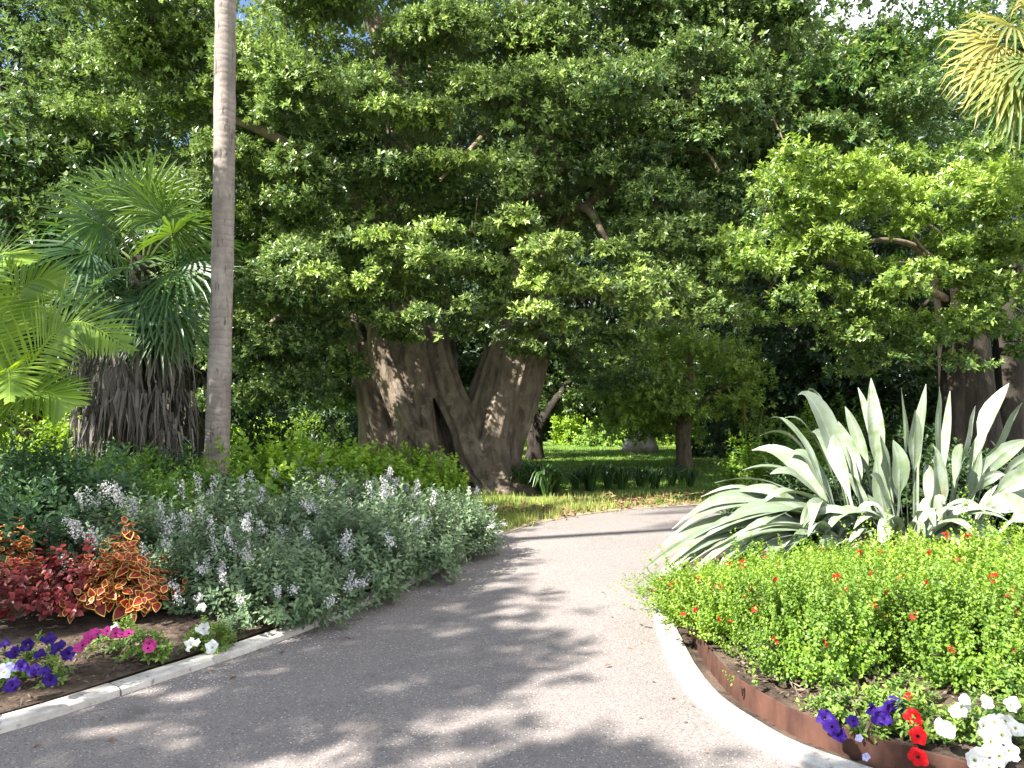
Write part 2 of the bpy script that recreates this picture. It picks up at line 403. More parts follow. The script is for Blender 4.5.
def offset(P, d):
    T = nrm(np.gradient(P, axis=0)); Nn = np.stack([-T[:, 1], T[:, 0], 0 * T[:, 0]], 1); return P + Nn * np.reshape(d, (-1, 1))


pm = MB(); La = np.vstack([[(-14, -9, 0)], offset(LEFT, .06)]); Ra = np.vstack([[(9, -9, 0)], offset(RIGHT, -.06)])
pm.add(*strip(La, Ra, 10, .004))
tag(pm.build('path', M['asphalt']), 'worn grey asphalt path curving away to the right', 'path', kind='structure')


def sweep(P, prof):
    """prof: list of (offset to the left of travel, z)"""
    k = len(prof); rows = []
    for off, z in prof:
        Q = offset(P, off).copy(); Q[:, 2] = z; rows.append(Q)
    V = np.stack(rows, 1); n = len(P); i = np.arange(n * k).reshape(n, k)
    return V.reshape(-1, 3), np.stack([i[:-1, :-1], i[1:, :-1], i[1:, 1:], i[:-1, 1:]], -1).reshape(-1, 4)


# kerbs: rounded concrete, real height, in cast lengths
def kerb(P, side, hh, label, name='kerb'):
    k = MB(); prof = [(0, .0), (0, hh * .75), (.018, hh * .94), (.035, hh), (.115, hh * 1.02), (.135, hh * .9), (.145, hh * .6), (.145, -.02)]
    prof = [(o * side, z) for o, z in prof]
    Q = resample(P, int(np.linalg.norm(np.diff(P, axis=0), axis=1).sum() / .12))
    jx = np.cumsum(rng.normal(0, .002, len(Q))); jx -= np.linspace(0, jx[-1], len(Q))
    Q = offset(Q, jx); step = 12
    for a in range(0, len(Q) - 2, step):
        b = min(a + step, len(Q) - 1); S = Q[a:b + 1].copy()
        if len(S) < 3: continue
        d = nrm(S[-1] - S[-2]); S[-1] = S[-1] - d * .012
        V, F = sweep(S, prof); V[:, 2] += rng.normal(0, .002); k.add(V, F)
        for e in (0, len(S) - 1):
            k.add(V[e * len(prof):(e + 1) * len(prof)], [list(range(len(prof)))])
    o = k.build(name, M['concrete']); return tag(o, label, 'kerb', kind='structure')


kerb(LEFT[:96], 1, .05, 'pale worn concrete kerb along the left flower bed')
ss = MB(); ss.add(*strip(offset(LEFT[94:152], -.03), offset(LEFT[94:152], .28 + .1 * np.sin(np.arange(58) * 1.3)), 4, .010)); tag(ss.build('path_margin', M['sand']), 'sandy bare margin on the far side of the path bend', 'path', kind='structure')
kerb(RIGHT[:130], -1, .055, 'pale chipped concrete kerb round the right flower bed')

LT = catmull([(-16, -2, 0), (-14, 1.5, 0), (-11, 4, 0), (-10, 5.5, 0), (-9.5, 6.8, 0), (-9, 8, 0), (-8.5, 9.5, 0), (-7.5, 11, 0), (-5.6, 12, 0), (-3.2, 11.6, 0)], 10)
lb = MB(); Lk = offset(LEFT[:len(LT)], .16)


def lz(x, y, t): return .05 + .13 * np.minimum(1, t * 4) + .03 * np.sin(x * 3.1 + y * 1.7) * np.sin(y * 2.3 - x) * np.minimum(1, t * 8)


lb.add(*strip(LT, Lk, 26, 0, lambda x, y, t: lz(x, y, 1 - t)))
tag(lb.build('garden_bed', M['soil']), 'dark bare soil of the left flower bed', 'garden bed', kind='structure')
RT = catmull([(12, -1.5, 0), (11, 1.5, 0), (10.5, 3, 0), (10.2, 4, 0), (10, 4.5, 0), (10, 5, 0), (10, 5.5, 0), (10, 6, 0), (10, 6.5, 0), (10, 7, 0), (10, 7.6, 0), (10, 8.2, 0), (10.2, 8.8, 0), (10.5, 9.3, 0)], 10)
rb = MB(); Rk = offset(RIGHT[:len(RT)], -.235)
rb.add(*strip(Rk, RT, 26, 0, lambda x, y, t: .135 + .12 * np.minimum(1, t * 3) + .03 * np.sin(x * 3.3 + y) * np.sin(y * 2.1 - x) * np.minimum(1, t * 8)))
tag(rb.build('garden_bed', M['soil']), 'raised brown soil of the right flower bed', 'garden bed', kind='structure')
gs = MB(); gs.add(*strip(offset(RIGHT[:len(RT)], -.12), offset(RIGHT[:len(RT)], -.215), 3, .03)); tag(gs.build('garden_bed', M['soil']), 'thin strip of soil between the right kerb and its rust edging', 'garden bed', kind='structure')
e = MB(); e.add(*sweep(RIGHT[8:132], [(-.215, -.02), (-.215, .15), (-.217, .153), (-.221, .153), (-.223, .15), (-.223, .05)]))
tag(e.build('edging', M['steel']), 'rust brown metal edging behind the kerb of the right flower bed', 'edging')


def bedz(x, y): return .16

# ------------------------------------------------------------------ mulch, petals, verge grass
def inside_left(n):
    q = rng.integers(20, 92, n); u = rng.uniform(0, 1, n) ** 1.3 * 2.6 + .2
    P = offset(LEFT, 0)[q] + (offset(LEFT, 1)[q] - LEFT[q]) * u[:, None] + rng.normal(0, .06, (n, 3)); return P


mc = MB(); P = inside_left(4500); P[:, 2] = .19 + rng.uniform(-.03, .02, len(P)); P[:, 2] -= np.maximum(0, .1)
q = rng.integers(24, 100, 2500); u = rng.uniform(.25, 1.0, 2500)
P2 = RIGHT[q] + (offset(RIGHT, -1)[q] - RIGHT[q]) * u[:, None] + rng.normal(0, .03, (2500, 3)); P2[:, 2] = .15 + rng.uniform(-.01, .05, 2500) + .03
P = np.vstack([P, P2]); D = nrm(rng.normal(0, 1, (len(P), 3)) * [1, 1, .35]); N = nrm(np.array([0, 0, 1.]) + rng.normal(0, .5, P.shape))
V, F = place(*NEEDLE, P, D, N, np.stack([rng.uniform(.04, .12, len(P)), rng.uniform(.02, .06, len(P)), rng.uniform(.02, .05, len(P))], 1)); mc.add(V, F, np.repeat(rng.uniform(0, 1, len(P)), 2))
tag(mc.build('mulch', M['mulch_chip']), 'loose brown bark chips and dead leaves on the bed soil', 'mulch', kind='stuff')

fp = MB(); n = 1100; q = rng.integers(48, 92, n); u = -np.abs(rng.gamma(1.2, .12, n)) - .03
P = LEFT[q] + (offset(LEFT, 1)[q] - LEFT[q]) * u[:, None] + rng.normal(0, .05, (n, 3)); P[:, 2] = .009
n2 = 900; P2 = np.stack([rng.uniform(-4, 2.5, n2), rng.uniform(2.6, 9, n2), np.full(n2, .009)], 1); P = np.vstack([P, P2])
D = nrm(rng.normal(0, 1, P.shape) * [1, 1, 0.05]); N = nrm(np.array([0, 0, 1.]) + rng.normal(0, .15, P.shape))
V, F = place(*DIA, P, D, N, rng.uniform(.008, .02, len(P))); fp.add(V, F, np.repeat(rng.uniform(0, 1, len(P)), 2))
tag(fp.build('fallen_petals', M['petal_lilac']), 'tiny pale fallen petals and grit scattered over the path edge', 'fallen petals', kind='stuff')


def blades(mb, P, h, wd, lean=.5, tint=(0, 1)):
    n = len(P); a = rng.uniform(0, 6.28, n); l = rng.uniform(.1, lean, n)
    D = nrm(np.stack([np.cos(a) * l, np.sin(a) * l, np.ones(n)], 1)); N = nrm(np.stack([np.cos(a), np.sin(a), np.full(n, -.2)], 1))
    hh = rng.uniform(.5, 1, n) * h
    T = np.array([(.5, 0, 0), (-.5, 0, 0), (.4, .5, .04), (-.4, .5, .04), (0, 1, .3)]); F = np.array([(1, 0, 2, 3), (3, 2, 4, 4)])
    V, F = place(T, F[:1], P, D, -N, np.stack([np.full(n, wd), hh, hh], 1))
    k = np.arange(n)[:, None] * 5; F2 = np.array([[3, 2, 4]]) + k
    t = rng.uniform(*tint, n); mb.add(V, F, t); mb.F.append(F2 + mb.n - len(V)); mb.T.append(t); mb.M.append(np.zeros(n, int))


vg = MB(); n = 15000; q = rng.integers(96, 140, n); u = rng.beta(1.0, 1.3, n) * 1.5 + .1
P = LEFT[q] + (offset(LEFT, 1)[q] - LEFT[q]) * u[:, None] + rng.normal(0, .1, (n, 3)); P[:, 2] = .0
m_ = 6000; P2 = np.stack([rng.uniform(-2.6, .2, m_), rng.uniform(9.3, 13.5, m_), np.zeros(m_)], 1)
P2 = P2[P2[:, 0] < np.interp(P2[:, 1], [8.7, 9.8, 10.8, 11.5], [-.6, -.1, .7, 1.8])]
Pv = np.vstack([P, P2]); cl = np.sin(Pv[:, 0] * 2.1 + 1) * np.sin(Pv[:, 1] * 2.7) + .5 * np.sin(Pv[:, 0] * 5.3) * np.sin(Pv[:, 1] * 4.1 + Pv[:, 0])
keep = (cl + rng.normal(0, .4, len(Pv)) > -.25) & ~((Pv[:, 0] > 1.6) & (Pv[:, 0] < 3.4) & (rng.uniform(0, 1, len(Pv)) < .8)); blades(vg, Pv[keep], .15, .010, 1.3)
tag(vg.build('grass', M['grass']), 'rough yellowing grass on the verge beyond the path bend', 'grass', kind='stuff')
ll = MB(); n = 2600; q = rng.integers(100, 140, n); u = rng.uniform(.05, 1.6, n); P = LEFT[q] + (offset(LEFT, 1)[q] - LEFT[q]) * u[:, None] + rng.normal(0, .1, (n, 3)); P[:, 2] = .012 + rng.uniform(0, .03, n)
D = nrm(rng.normal(0, 1, P.shape) * [1, 1, .3]); N = nrm(np.array([0, 0, 1.]) + rng.normal(0, .4, P.shape)); V, F = place(*DIA, P, D, N, rng.uniform(.05, .12, n)); ll.add(V, F, np.repeat(rng.uniform(0, 1, n), 2))
for C_, sg, a0, a1, n in ((RIGHT, 1, 22, 95, 30), (LEFT, -1, 20, 95, 55)):
    q = rng.integers(a0, a1, n); u = rng.gamma(1.1, .16, n) + .02; P = C_[q] + (offset(C_, sg)[q] - C_[q]) * u[:, None] + rng.normal(0, .05, (n, 3)); P[:, 2] = .013
    D = nrm(rng.normal(0, 1, P.shape) * [1, 1, .12]); N = nrm(np.array([0, 0, 1.]) + rng.normal(0, .3, P.shape)); V, F = place(*DIA, P, D, N, rng.uniform(.02, .06, n)); ll.add(V, F, np.repeat(rng.uniform(0, 1, n), 2))
tag(ll.build('leaf_litter', M['litter']), 'reddish brown fallen leaves on the verge and along the path edges', 'fallen leaves', kind='stuff')
lg = MB(); n = 40000; P = np.stack([rng.uniform(-3, 13, n), 14.2 + 16 * rng.uniform(0, 1, n) ** 1.3, np.zeros(n)], 1); blades(lg, P, .07, .02, .9, (0, .8))
tag(lg.build('lawn_grass', M['herb_leaf']), 'short mown green grass of the lawn beyond the path', 'grass', kind='stuff')

# ------------------------------------------------------------------ the great fig
FIGD = 14.5
fig = thing('fig_tree', 'giant spreading fig tree with fluted buttressed twin trunks beyond the path bend', 'tree', (-1.6, FIGD, 0))
tr = MB()


def stem(pts, seg=10, mb=tr, d0=FIGD):
    """pts: (x px, y px, depth offset, radius m)"""
    P = np.array([at(x, y, d0 + dd) for x, y, dd, r in pts]); r = np.array([p[3] for p in pts])
    C = catmull(np.hstack([P, r[:, None]]), 8)
    if mb is tr:
        V, F = tube(C[:, :3], np.maximum(C[:, 3], .02), 36, True, 8, rng.uniform(-.06, .06), .10); q4 = F[:, 2] != F[:, 3]; n0 = mb.n
        mb.add(V, F[q4]); mb.F.append(F[~q4][:, :3] + n0); mb.T.append(np.full((~q4).sum(), .5)); mb.M.append(np.zeros((~q4).sum(), int))
    else: mb.add(*tube(C[:, :3], np.maximum(C[:, 3], .006), seg))


# left column, strands twisting down into roots
for st in [
    [(402, 60, .8, .34), (402, 160, .7, .40), (400, 240, .6, .48), (400, 310, .5, .58), (402, 370, .4, .64), (412, 430, .4, .74), (424, 500, .4, 1.0)],
    [(352, 315, .2, .14), (362, 355, .1, .26), (374, 410, .05, .30), (386, 455, .0, .30), (396, 505, -.1, .36)],
    [(374, 300, -.1, .16), (384, 355, -.2, .27), (402, 405, -.3, .28), (424, 450, -.38, .27), (444, 490, -.45, .30)],
    [(404, 220, .0, .24), (408, 310, -.1, .31), (412, 370, -.2, .30), (420, 430, -.25, .22), (432, 485, -.35, .26)],
    [(428, 260, .1, .2), (432, 330, .0, .27), (446, 385, -.2, .29), (464, 425, -.4, .29), (474, 460, -.6, .28), (492, 486, -.9, .22), (516, 495, -1.2, .11)],
    [(414, 330, -.25, .12), (420, 380, -.38, .17), (426, 430, -.5, .19), (430, 470, -.6, .22), (424, 505, -.8, .22)],
    [(378, 350, -.3, .09), (398, 398, -.48, .14), (420, 438, -.62, .16), (442, 468, -.8, .18), (450, 500, -.95, .17)],
    [(366, 380, .3, .22), (372, 430, .2, .26), (370, 480, .1, .30), (360, 508, .0, .22)],
    [(442, 340, .5, .26), (446, 400, .4, .30), (452, 450, .3, .36), (456, 495, .2, .5)],
    [(404, 430, -.5, .1), (402, 468, -.75, .14), (390, 505, -.95, .13)],
    # right column
    [(548, 60, .8, .34), (540, 160, .7, .40), (530, 250, .5, .46), (518, 340, .4, .50), (504, 400, .3, .54), (492, 450, .2, .58), (488, 505, .1, .72)],
    [(540, 220, .0, .18), (530, 310, -.1, .26), (516, 370, -.2, .27), (502, 420, -.3, .24), (498, 455, -.5, .22), (510, 483, -.8, .18), (534, 495, -1.1, .09)],
    [(520, 250, .1, .18), (510, 320, -.0, .25), (494, 380, -.2, .27), (480, 425, -.3, .25), (472, 460, -.4, .22), (472, 500, -.5, .24)],
    [(546, 240, .3, .18), (540, 330, .2, .25), (528, 390, .1, .26), (514, 440, .0, .22), (508, 475, -.2, .2), (516, 500, -.4, .18)],
    [(512, 330, -.25, .1), (503, 380, -.42, .15), (490, 430, -.56, .16), (486, 465, -.7, .15), (498, 494, -.95, .13)],
    [(505, 310, .1, .14), (488, 365, .0, .18), (472, 410, -.1, .18), (462, 445, -.2, .18), (464, 495, -.3, .22)],
    [(462, 405, .2, .12), (464, 435, .0, .26), (468, 465, -.1, .36), (470, 505, -.2, .5)],
    [(526, 300, -.2, .07), (520, 350, -.35, .09), (506, 400, -.48, .1), (494, 450, -.66, .1)],
]: stem(st, 12)
trunk = tr.build('trunk', M['fig_bark'], fig, True)
rm = trunk.modifiers.new('fuse', 'REMESH'); rm.mode = 'VOXEL'; rm.voxel_size = .026; rm.use_smooth_shade = True
sm = trunk.modifiers.new('soften', 'SMOOTH'); sm.iterations = 1; sm.factor = .5
br = MB()
limbs = [
    [(398, 130, .6, .3), (380, 40, .2, .26), (340, -60, -.5, .2), (300, -160, -1, .12)],
    [(392, 240, .4, .25), (340, 190, -.6, .2), (280, 140, -1.6, .13), (210, 110, -2.4, .07)],
    [(396, 200, .4, .22), (420, 110, -.8, .16), (440, 40, -1.6, .1), (450, -40, -2.2, .06)],
    [(385, 290, .3, .18), (330, 300, -.6, .12), (290, 310, -1.2, .07), (262, 330, -1.5, .04)],
    [(548, 70, .6, .28), (580, -20, .0, .24), (640, -110, -.6, .18), (700, -200, -1, .1)],
    [(530, 240, .4, .26), (580, 190, -.4, .2), (650, 140, -1.0, .17), (712, 66, -1.6, .14), (760, 22, -1.9, .11), (800, -10, -2.2, .07)],
    [(712, 66, -1.6, .10), (752, 42, -1.9, .08), (785, 10, -2.1, .06)],
    [(535, 200, .4, .18), (600, 120, -1.4, .11), (560, 50, -2.4, .07), (520, 0, -3, .05)],
    [(522, 300, .3, .2), (575, 210, -1.0, .13), (604, 235, -1.8, .06), (612, 262, -2.2, .03)],
    [(600, 150, 1, .16), (640, 180, .6, .12), (690, 190, .0, .08), (740, 230, -.6, .04)],
    [(575, 215, -1.0, .12), (650, 160, -1.8, .07), (700, 150, -2.0, .045), (720, 172, -2.2, .03)],
    [(530, 180, .4, .16), (500, 130, -1.2, .1), (470, 150, -2.4, .06), (440, 180, -3, .03)],
]
for s in limbs: stem([(x_, y_, d_ + max(-.2, (200 - y_) / 200 * 1.5 + .2), r_ * .8) for x_, y_, d_, r_ in s], 8, br)
# hanging aerial roots and bare twigs
for i in range(60):
    x = rng.uniform(420, 780); y = rng.uniform(60, 260); dd = rng.uniform(-2.2, 1.5); L = rng.uniform(20, 70)
    stem([(x, y, dd, .016), (x + rng.normal(0, 8), y + L * .5, dd, .013), (x + rng.normal(0, 10), y + L, dd, .008)], 5, br)
br.build('branches', M['branch_bark'], fig, True)

cr = MB()
# (x, y, depth offset, rx px, ry px, leaf lightness 0..1, sunlit clumps painted paler) clumps read from the photograph
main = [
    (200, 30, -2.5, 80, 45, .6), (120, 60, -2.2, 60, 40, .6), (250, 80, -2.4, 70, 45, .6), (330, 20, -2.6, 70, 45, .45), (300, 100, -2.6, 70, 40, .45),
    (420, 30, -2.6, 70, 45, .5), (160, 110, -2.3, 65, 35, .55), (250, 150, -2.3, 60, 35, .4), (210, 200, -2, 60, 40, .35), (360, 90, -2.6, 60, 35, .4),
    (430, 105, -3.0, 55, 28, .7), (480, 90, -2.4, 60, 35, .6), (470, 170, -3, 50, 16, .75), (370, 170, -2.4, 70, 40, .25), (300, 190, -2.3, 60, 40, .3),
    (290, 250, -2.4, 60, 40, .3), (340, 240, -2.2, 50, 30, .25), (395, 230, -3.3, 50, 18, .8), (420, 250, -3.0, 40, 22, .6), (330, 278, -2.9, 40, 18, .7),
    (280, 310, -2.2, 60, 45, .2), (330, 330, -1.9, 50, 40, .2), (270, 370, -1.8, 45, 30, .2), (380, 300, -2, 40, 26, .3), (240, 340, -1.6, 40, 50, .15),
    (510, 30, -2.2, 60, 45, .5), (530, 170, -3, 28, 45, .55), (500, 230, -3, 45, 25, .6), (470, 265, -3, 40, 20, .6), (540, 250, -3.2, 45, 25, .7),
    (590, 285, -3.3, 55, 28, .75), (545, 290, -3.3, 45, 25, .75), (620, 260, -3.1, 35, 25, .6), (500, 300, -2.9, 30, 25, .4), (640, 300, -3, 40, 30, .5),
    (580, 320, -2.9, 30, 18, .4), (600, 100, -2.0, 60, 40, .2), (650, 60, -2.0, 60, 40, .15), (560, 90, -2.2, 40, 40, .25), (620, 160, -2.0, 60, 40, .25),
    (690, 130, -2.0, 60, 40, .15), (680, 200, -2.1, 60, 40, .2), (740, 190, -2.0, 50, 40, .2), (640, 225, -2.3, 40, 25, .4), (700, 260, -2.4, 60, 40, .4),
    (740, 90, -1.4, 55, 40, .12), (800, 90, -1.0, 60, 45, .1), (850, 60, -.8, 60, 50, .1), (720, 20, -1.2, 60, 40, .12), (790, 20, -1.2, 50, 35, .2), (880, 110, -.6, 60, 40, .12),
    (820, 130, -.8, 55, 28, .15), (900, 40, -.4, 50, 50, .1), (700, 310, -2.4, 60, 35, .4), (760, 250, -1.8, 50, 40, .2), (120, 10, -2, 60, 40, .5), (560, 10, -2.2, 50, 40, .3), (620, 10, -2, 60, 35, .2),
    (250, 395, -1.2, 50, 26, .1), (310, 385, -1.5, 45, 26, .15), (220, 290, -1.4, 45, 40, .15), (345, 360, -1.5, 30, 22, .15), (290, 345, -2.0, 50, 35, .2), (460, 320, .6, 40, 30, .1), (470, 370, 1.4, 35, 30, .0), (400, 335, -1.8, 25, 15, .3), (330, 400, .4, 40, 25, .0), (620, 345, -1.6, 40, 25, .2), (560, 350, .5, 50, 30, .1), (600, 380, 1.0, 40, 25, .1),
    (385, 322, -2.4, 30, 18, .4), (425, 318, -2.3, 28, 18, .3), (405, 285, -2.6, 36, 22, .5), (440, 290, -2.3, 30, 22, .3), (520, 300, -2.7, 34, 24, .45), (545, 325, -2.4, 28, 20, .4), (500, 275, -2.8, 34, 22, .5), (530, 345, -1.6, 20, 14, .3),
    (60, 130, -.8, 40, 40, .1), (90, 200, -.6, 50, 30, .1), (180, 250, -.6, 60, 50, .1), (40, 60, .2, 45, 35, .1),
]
for x, y, dd, rx, ry, lit in main:
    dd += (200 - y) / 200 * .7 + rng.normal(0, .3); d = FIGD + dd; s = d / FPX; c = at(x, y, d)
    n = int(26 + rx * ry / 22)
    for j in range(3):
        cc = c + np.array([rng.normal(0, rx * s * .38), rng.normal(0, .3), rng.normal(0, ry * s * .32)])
        clump(cr, cc, (rx * s * .62, rx * s * .55, ry * s * .60), int(n * 1.55), .103, 8, (max(0, lit - .25), min(1, lit + .25)), stint=None)
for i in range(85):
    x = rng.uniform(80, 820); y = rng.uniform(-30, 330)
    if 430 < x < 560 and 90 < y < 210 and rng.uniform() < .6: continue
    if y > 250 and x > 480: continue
    c = at(x, y, FIGD - .9 + rng.uniform(-.5, .6)); lit = .45 if x < 420 else .25
    clump(cr, c, (1.0, .8, .62), 125, .108, 8, (lit - .2, lit + .3))
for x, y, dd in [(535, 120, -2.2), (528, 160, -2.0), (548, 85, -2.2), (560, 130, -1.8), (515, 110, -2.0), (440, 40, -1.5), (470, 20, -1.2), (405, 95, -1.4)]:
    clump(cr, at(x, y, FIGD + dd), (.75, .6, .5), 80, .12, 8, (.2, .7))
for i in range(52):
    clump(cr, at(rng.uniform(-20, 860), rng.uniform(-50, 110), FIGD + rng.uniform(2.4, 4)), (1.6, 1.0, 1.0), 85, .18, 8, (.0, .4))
# dense inner and rear crown, leaf tint darkened for shade, and the top above the picture
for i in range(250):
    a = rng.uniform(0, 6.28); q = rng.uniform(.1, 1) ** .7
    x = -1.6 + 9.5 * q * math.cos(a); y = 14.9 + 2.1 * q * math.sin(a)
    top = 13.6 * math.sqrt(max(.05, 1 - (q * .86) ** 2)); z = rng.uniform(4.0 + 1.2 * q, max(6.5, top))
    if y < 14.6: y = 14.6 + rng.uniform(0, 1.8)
    c3 = np.array([x, y, z]); gap = False  # crown left open along the sun's path to light the lawn and its tree
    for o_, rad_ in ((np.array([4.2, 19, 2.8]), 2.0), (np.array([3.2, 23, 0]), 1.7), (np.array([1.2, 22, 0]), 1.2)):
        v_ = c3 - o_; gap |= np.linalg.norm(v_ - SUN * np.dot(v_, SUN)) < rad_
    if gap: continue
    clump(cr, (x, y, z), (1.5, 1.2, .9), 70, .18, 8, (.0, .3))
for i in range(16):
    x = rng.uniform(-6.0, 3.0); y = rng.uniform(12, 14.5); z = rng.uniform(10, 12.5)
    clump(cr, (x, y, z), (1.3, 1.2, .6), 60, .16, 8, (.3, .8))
cr.build('crown', M['fig_leaf'], fig)

# ------------------------------------------------------------------ generic tree
def tree(name, label, base, h, crown_c, crown_r, nclump, per, leaf, mat, bark, trunk_r, tint=(.1, .6), forks=3, group=None, clr=.35, flat=.65, trunkpts=None, zmin=-.55, outer=.55):
    t = thing(name, label, 'tree', base, group); base = np.asarray(base, float); cc = np.asarray(crown_c, float); crr = np.asarray(crown_r, float)
    tm = MB(); top = cc - np.array([0, 0, crr[2] * .2])
    pts = np.array([base + [0, 0, -.05], base + (top - base) * .3 + rng.normal(0, trunk_r * .5, 3) * [1, 1, 0], base + (top - base) * .65 + rng.normal(0, trunk_r * .6, 3) * [1, 1, 0], top]) if trunkpts is None else np.asarray(trunkpts, float)
    C = catmull(pts, 7); r = np.interp(np.linspace(0, 1, len(C)), [0, .06, .2, 1], [trunk_r * 1.5, trunk_r * 1.1, trunk_r, trunk_r * .35]); tm.add(*tube(C, r, 12))
    tm.build('trunk', bark, t, True)
    bm = MB(); cm = MB(); d = rdir(nclump, zmin)
    for i in range(nclump):
        p = cc + d[i] * crr * rng.uniform(outer, 1) ** .6
        rr = crr.mean() * clr * rng.uniform(.7, 1.25)
        if i % 2 == 0:
            k = int(len(C) * rng.uniform(.45, .95)); a = C[min(k, len(C) - 1)]; mid = (a + p) / 2 + np.array([0, 0, .12 * np.linalg.norm(p - a)])
            B = catmull([a, mid, p], 6); bm.add(*tube(B, np.linspace(trunk_r * .32, .012, len(B)), 6))
        clump(cm, p, (rr, rr, rr * flat), per, leaf, 8, tint)
    if bm.n: bm.build('branches', bark, t, True)
    cm.build('crown', mat, t); return t


# two small lawn trees
def px_tree(px, py, d): p = at(px, py, d); p[2] = 0; return p


b = px_tree(535, 458, 22.0)
lt1 = thing('lawn_tree', 'dark forked small tree with drooping crown on the lawn close right of the fig trunks', 'tree', b)
tm = MB()
for s in [[(535, 463, 0, .34), (535, 445, 0, .24), (536, 425, 0, .26), (528, 405, 0, .17), (512, 378, .2, .10), (500, 350, .3, .05)], [(536, 440, 0, .2), (540, 425, 0, .2), (556, 400, -.2, .13), (575, 375, -.3, .08), (600, 350, -.5, .04)], [(536, 430, 0, .2), (535, 390, .3, .13), (540, 350, .5, .07)]]:
    stem(s, 10, tm, 22.0)
tm.build('trunk', M['dark_bark'], lt1, True); cm = MB()
for i in range(30):
    x = rng.uniform(505, 605); y = rng.uniform(330, 410) if x < 590 else rng.uniform(345, 425)
    c = at(x, y, 22 + rng.uniform(-1.2, 1.5)); clump(cm, c, (.75, .75, .45), 45, .13, 8, (.05, .35), droop=.5)
cm.build('crown', M['fig_leaf'], lt1)

b = px_tree(684, 467, 19.0)
lt2 = thing('lawn_tree', 'small tree with low dense rounded crown and short sunlit trunk, right of the boulder', 'tree', b)
tm = MB()
stem([(684, 470, 0, .26), (684, 455, 0, .2), (683, 435, 0, .19), (686, 400, 0, .16), (690, 350, 0, .08)], 10, tm, 19)
for s in [[(684, 425, 0, .1), (650, 400, -.4, .06), (625, 390, -.8, .03)], [(685, 415, 0, .1), (720, 390, -.3, .06), (745, 380, -.5, .03)], [(685, 405, 0, .1), (670, 370, -.8, .06), (660, 345, -1.2, .03)]]: stem(s, 6, tm, 19)
tm.build('trunk', M['lawn_bark'], lt2, True); cm = MB()
for i in range(62):
    a = rng.uniform(0, 6.28); q = rng.uniform(0, 1) ** .5; zz = rng.uniform(-1, 1)
    x = 682 + 88 * math.cos(a) * q * (1 - .25 * max(0, zz)); y = 390 - 46 * zz; c = at(x, y, 19 + 2.0 * math.sin(a) * q)
    clump(cm, c, (.62, .62, .42), 40, .13, 8, (.3, .9))
for x, y, dd in [(632, 375, -1.4), (650, 392, -1.6), (640, 350, -1.5), (700, 345, -1.6), (680, 330, -1.2), (730, 365, -1.3), (610, 395, -1), (655, 335, -1.3), (626, 412, -1.2), (735, 400, -1)]:
    clump(cm, at(x, y, 19 + dd), (.6, .55, .35), 45, .13, 8, (.5, .95))
cm.build('crown', M['bright_leaf'], lt2)

# ------------------------------------------------------------------ right tree with pale spreading foliage
D2 = 11.8
rt = thing('spreading_tree', 'bright leafed spreading tree with thick dark trunk behind the silver leaved plants', 'tree', (at(972, 500, 13.5)[0], 13.5, 0))
tm = MB()
for s in [[(985, 560, 1.7, .6), (978, 470, 1.7, .5), (968, 400, 1.7, .45), (962, 330, 1.6, .4), (950, 270, 1.2, .3)], [(1000, 540, 1.9, .35), (1005, 420, 1.9, .3), (1012, 330, 1.8, .26), (1030, 240, 1.5, .2)], [(955, 520, 1.5, .3), (952, 440, 1.5, .22), (955, 380, 1.5, .2), (965, 330, 1.5, .2)]]: stem(s, 12, tm, D2)
tm.build('trunk', M['dark_bark'], rt, True)
bm = MB()
for s in [[(955, 290, 1.3, .2), (920, 250, .6, .11), (880, 240, .0, .07), (846, 252, -.4, .04)], [(950, 280, 1.2, .16), (940, 235, .4, .08), (900, 215, -.3, .05), (865, 200, -.6, .03)], [(960, 300, 1.4, .14), (970, 250, .4, .08), (985, 220, -.2, .05)], [(925, 252, .6, .06), (905, 230, .1, .04), (885, 226, -.2, .025)], [(950, 300, 1.3, .15), (880, 270, .4, .09), (820, 260, .0, .05), (775, 240, -.2, .03)], [(900, 262, .3, .05), (935, 256, -.2, .035), (968, 262, -.5, .02)]]: stem([(a_, b_, c_, r_ * .55) for a_, b_, c_, r_ in s], 7, bm, D2)
bm.build('branches', M['branch_bark'], rt, True)
cm = MB()
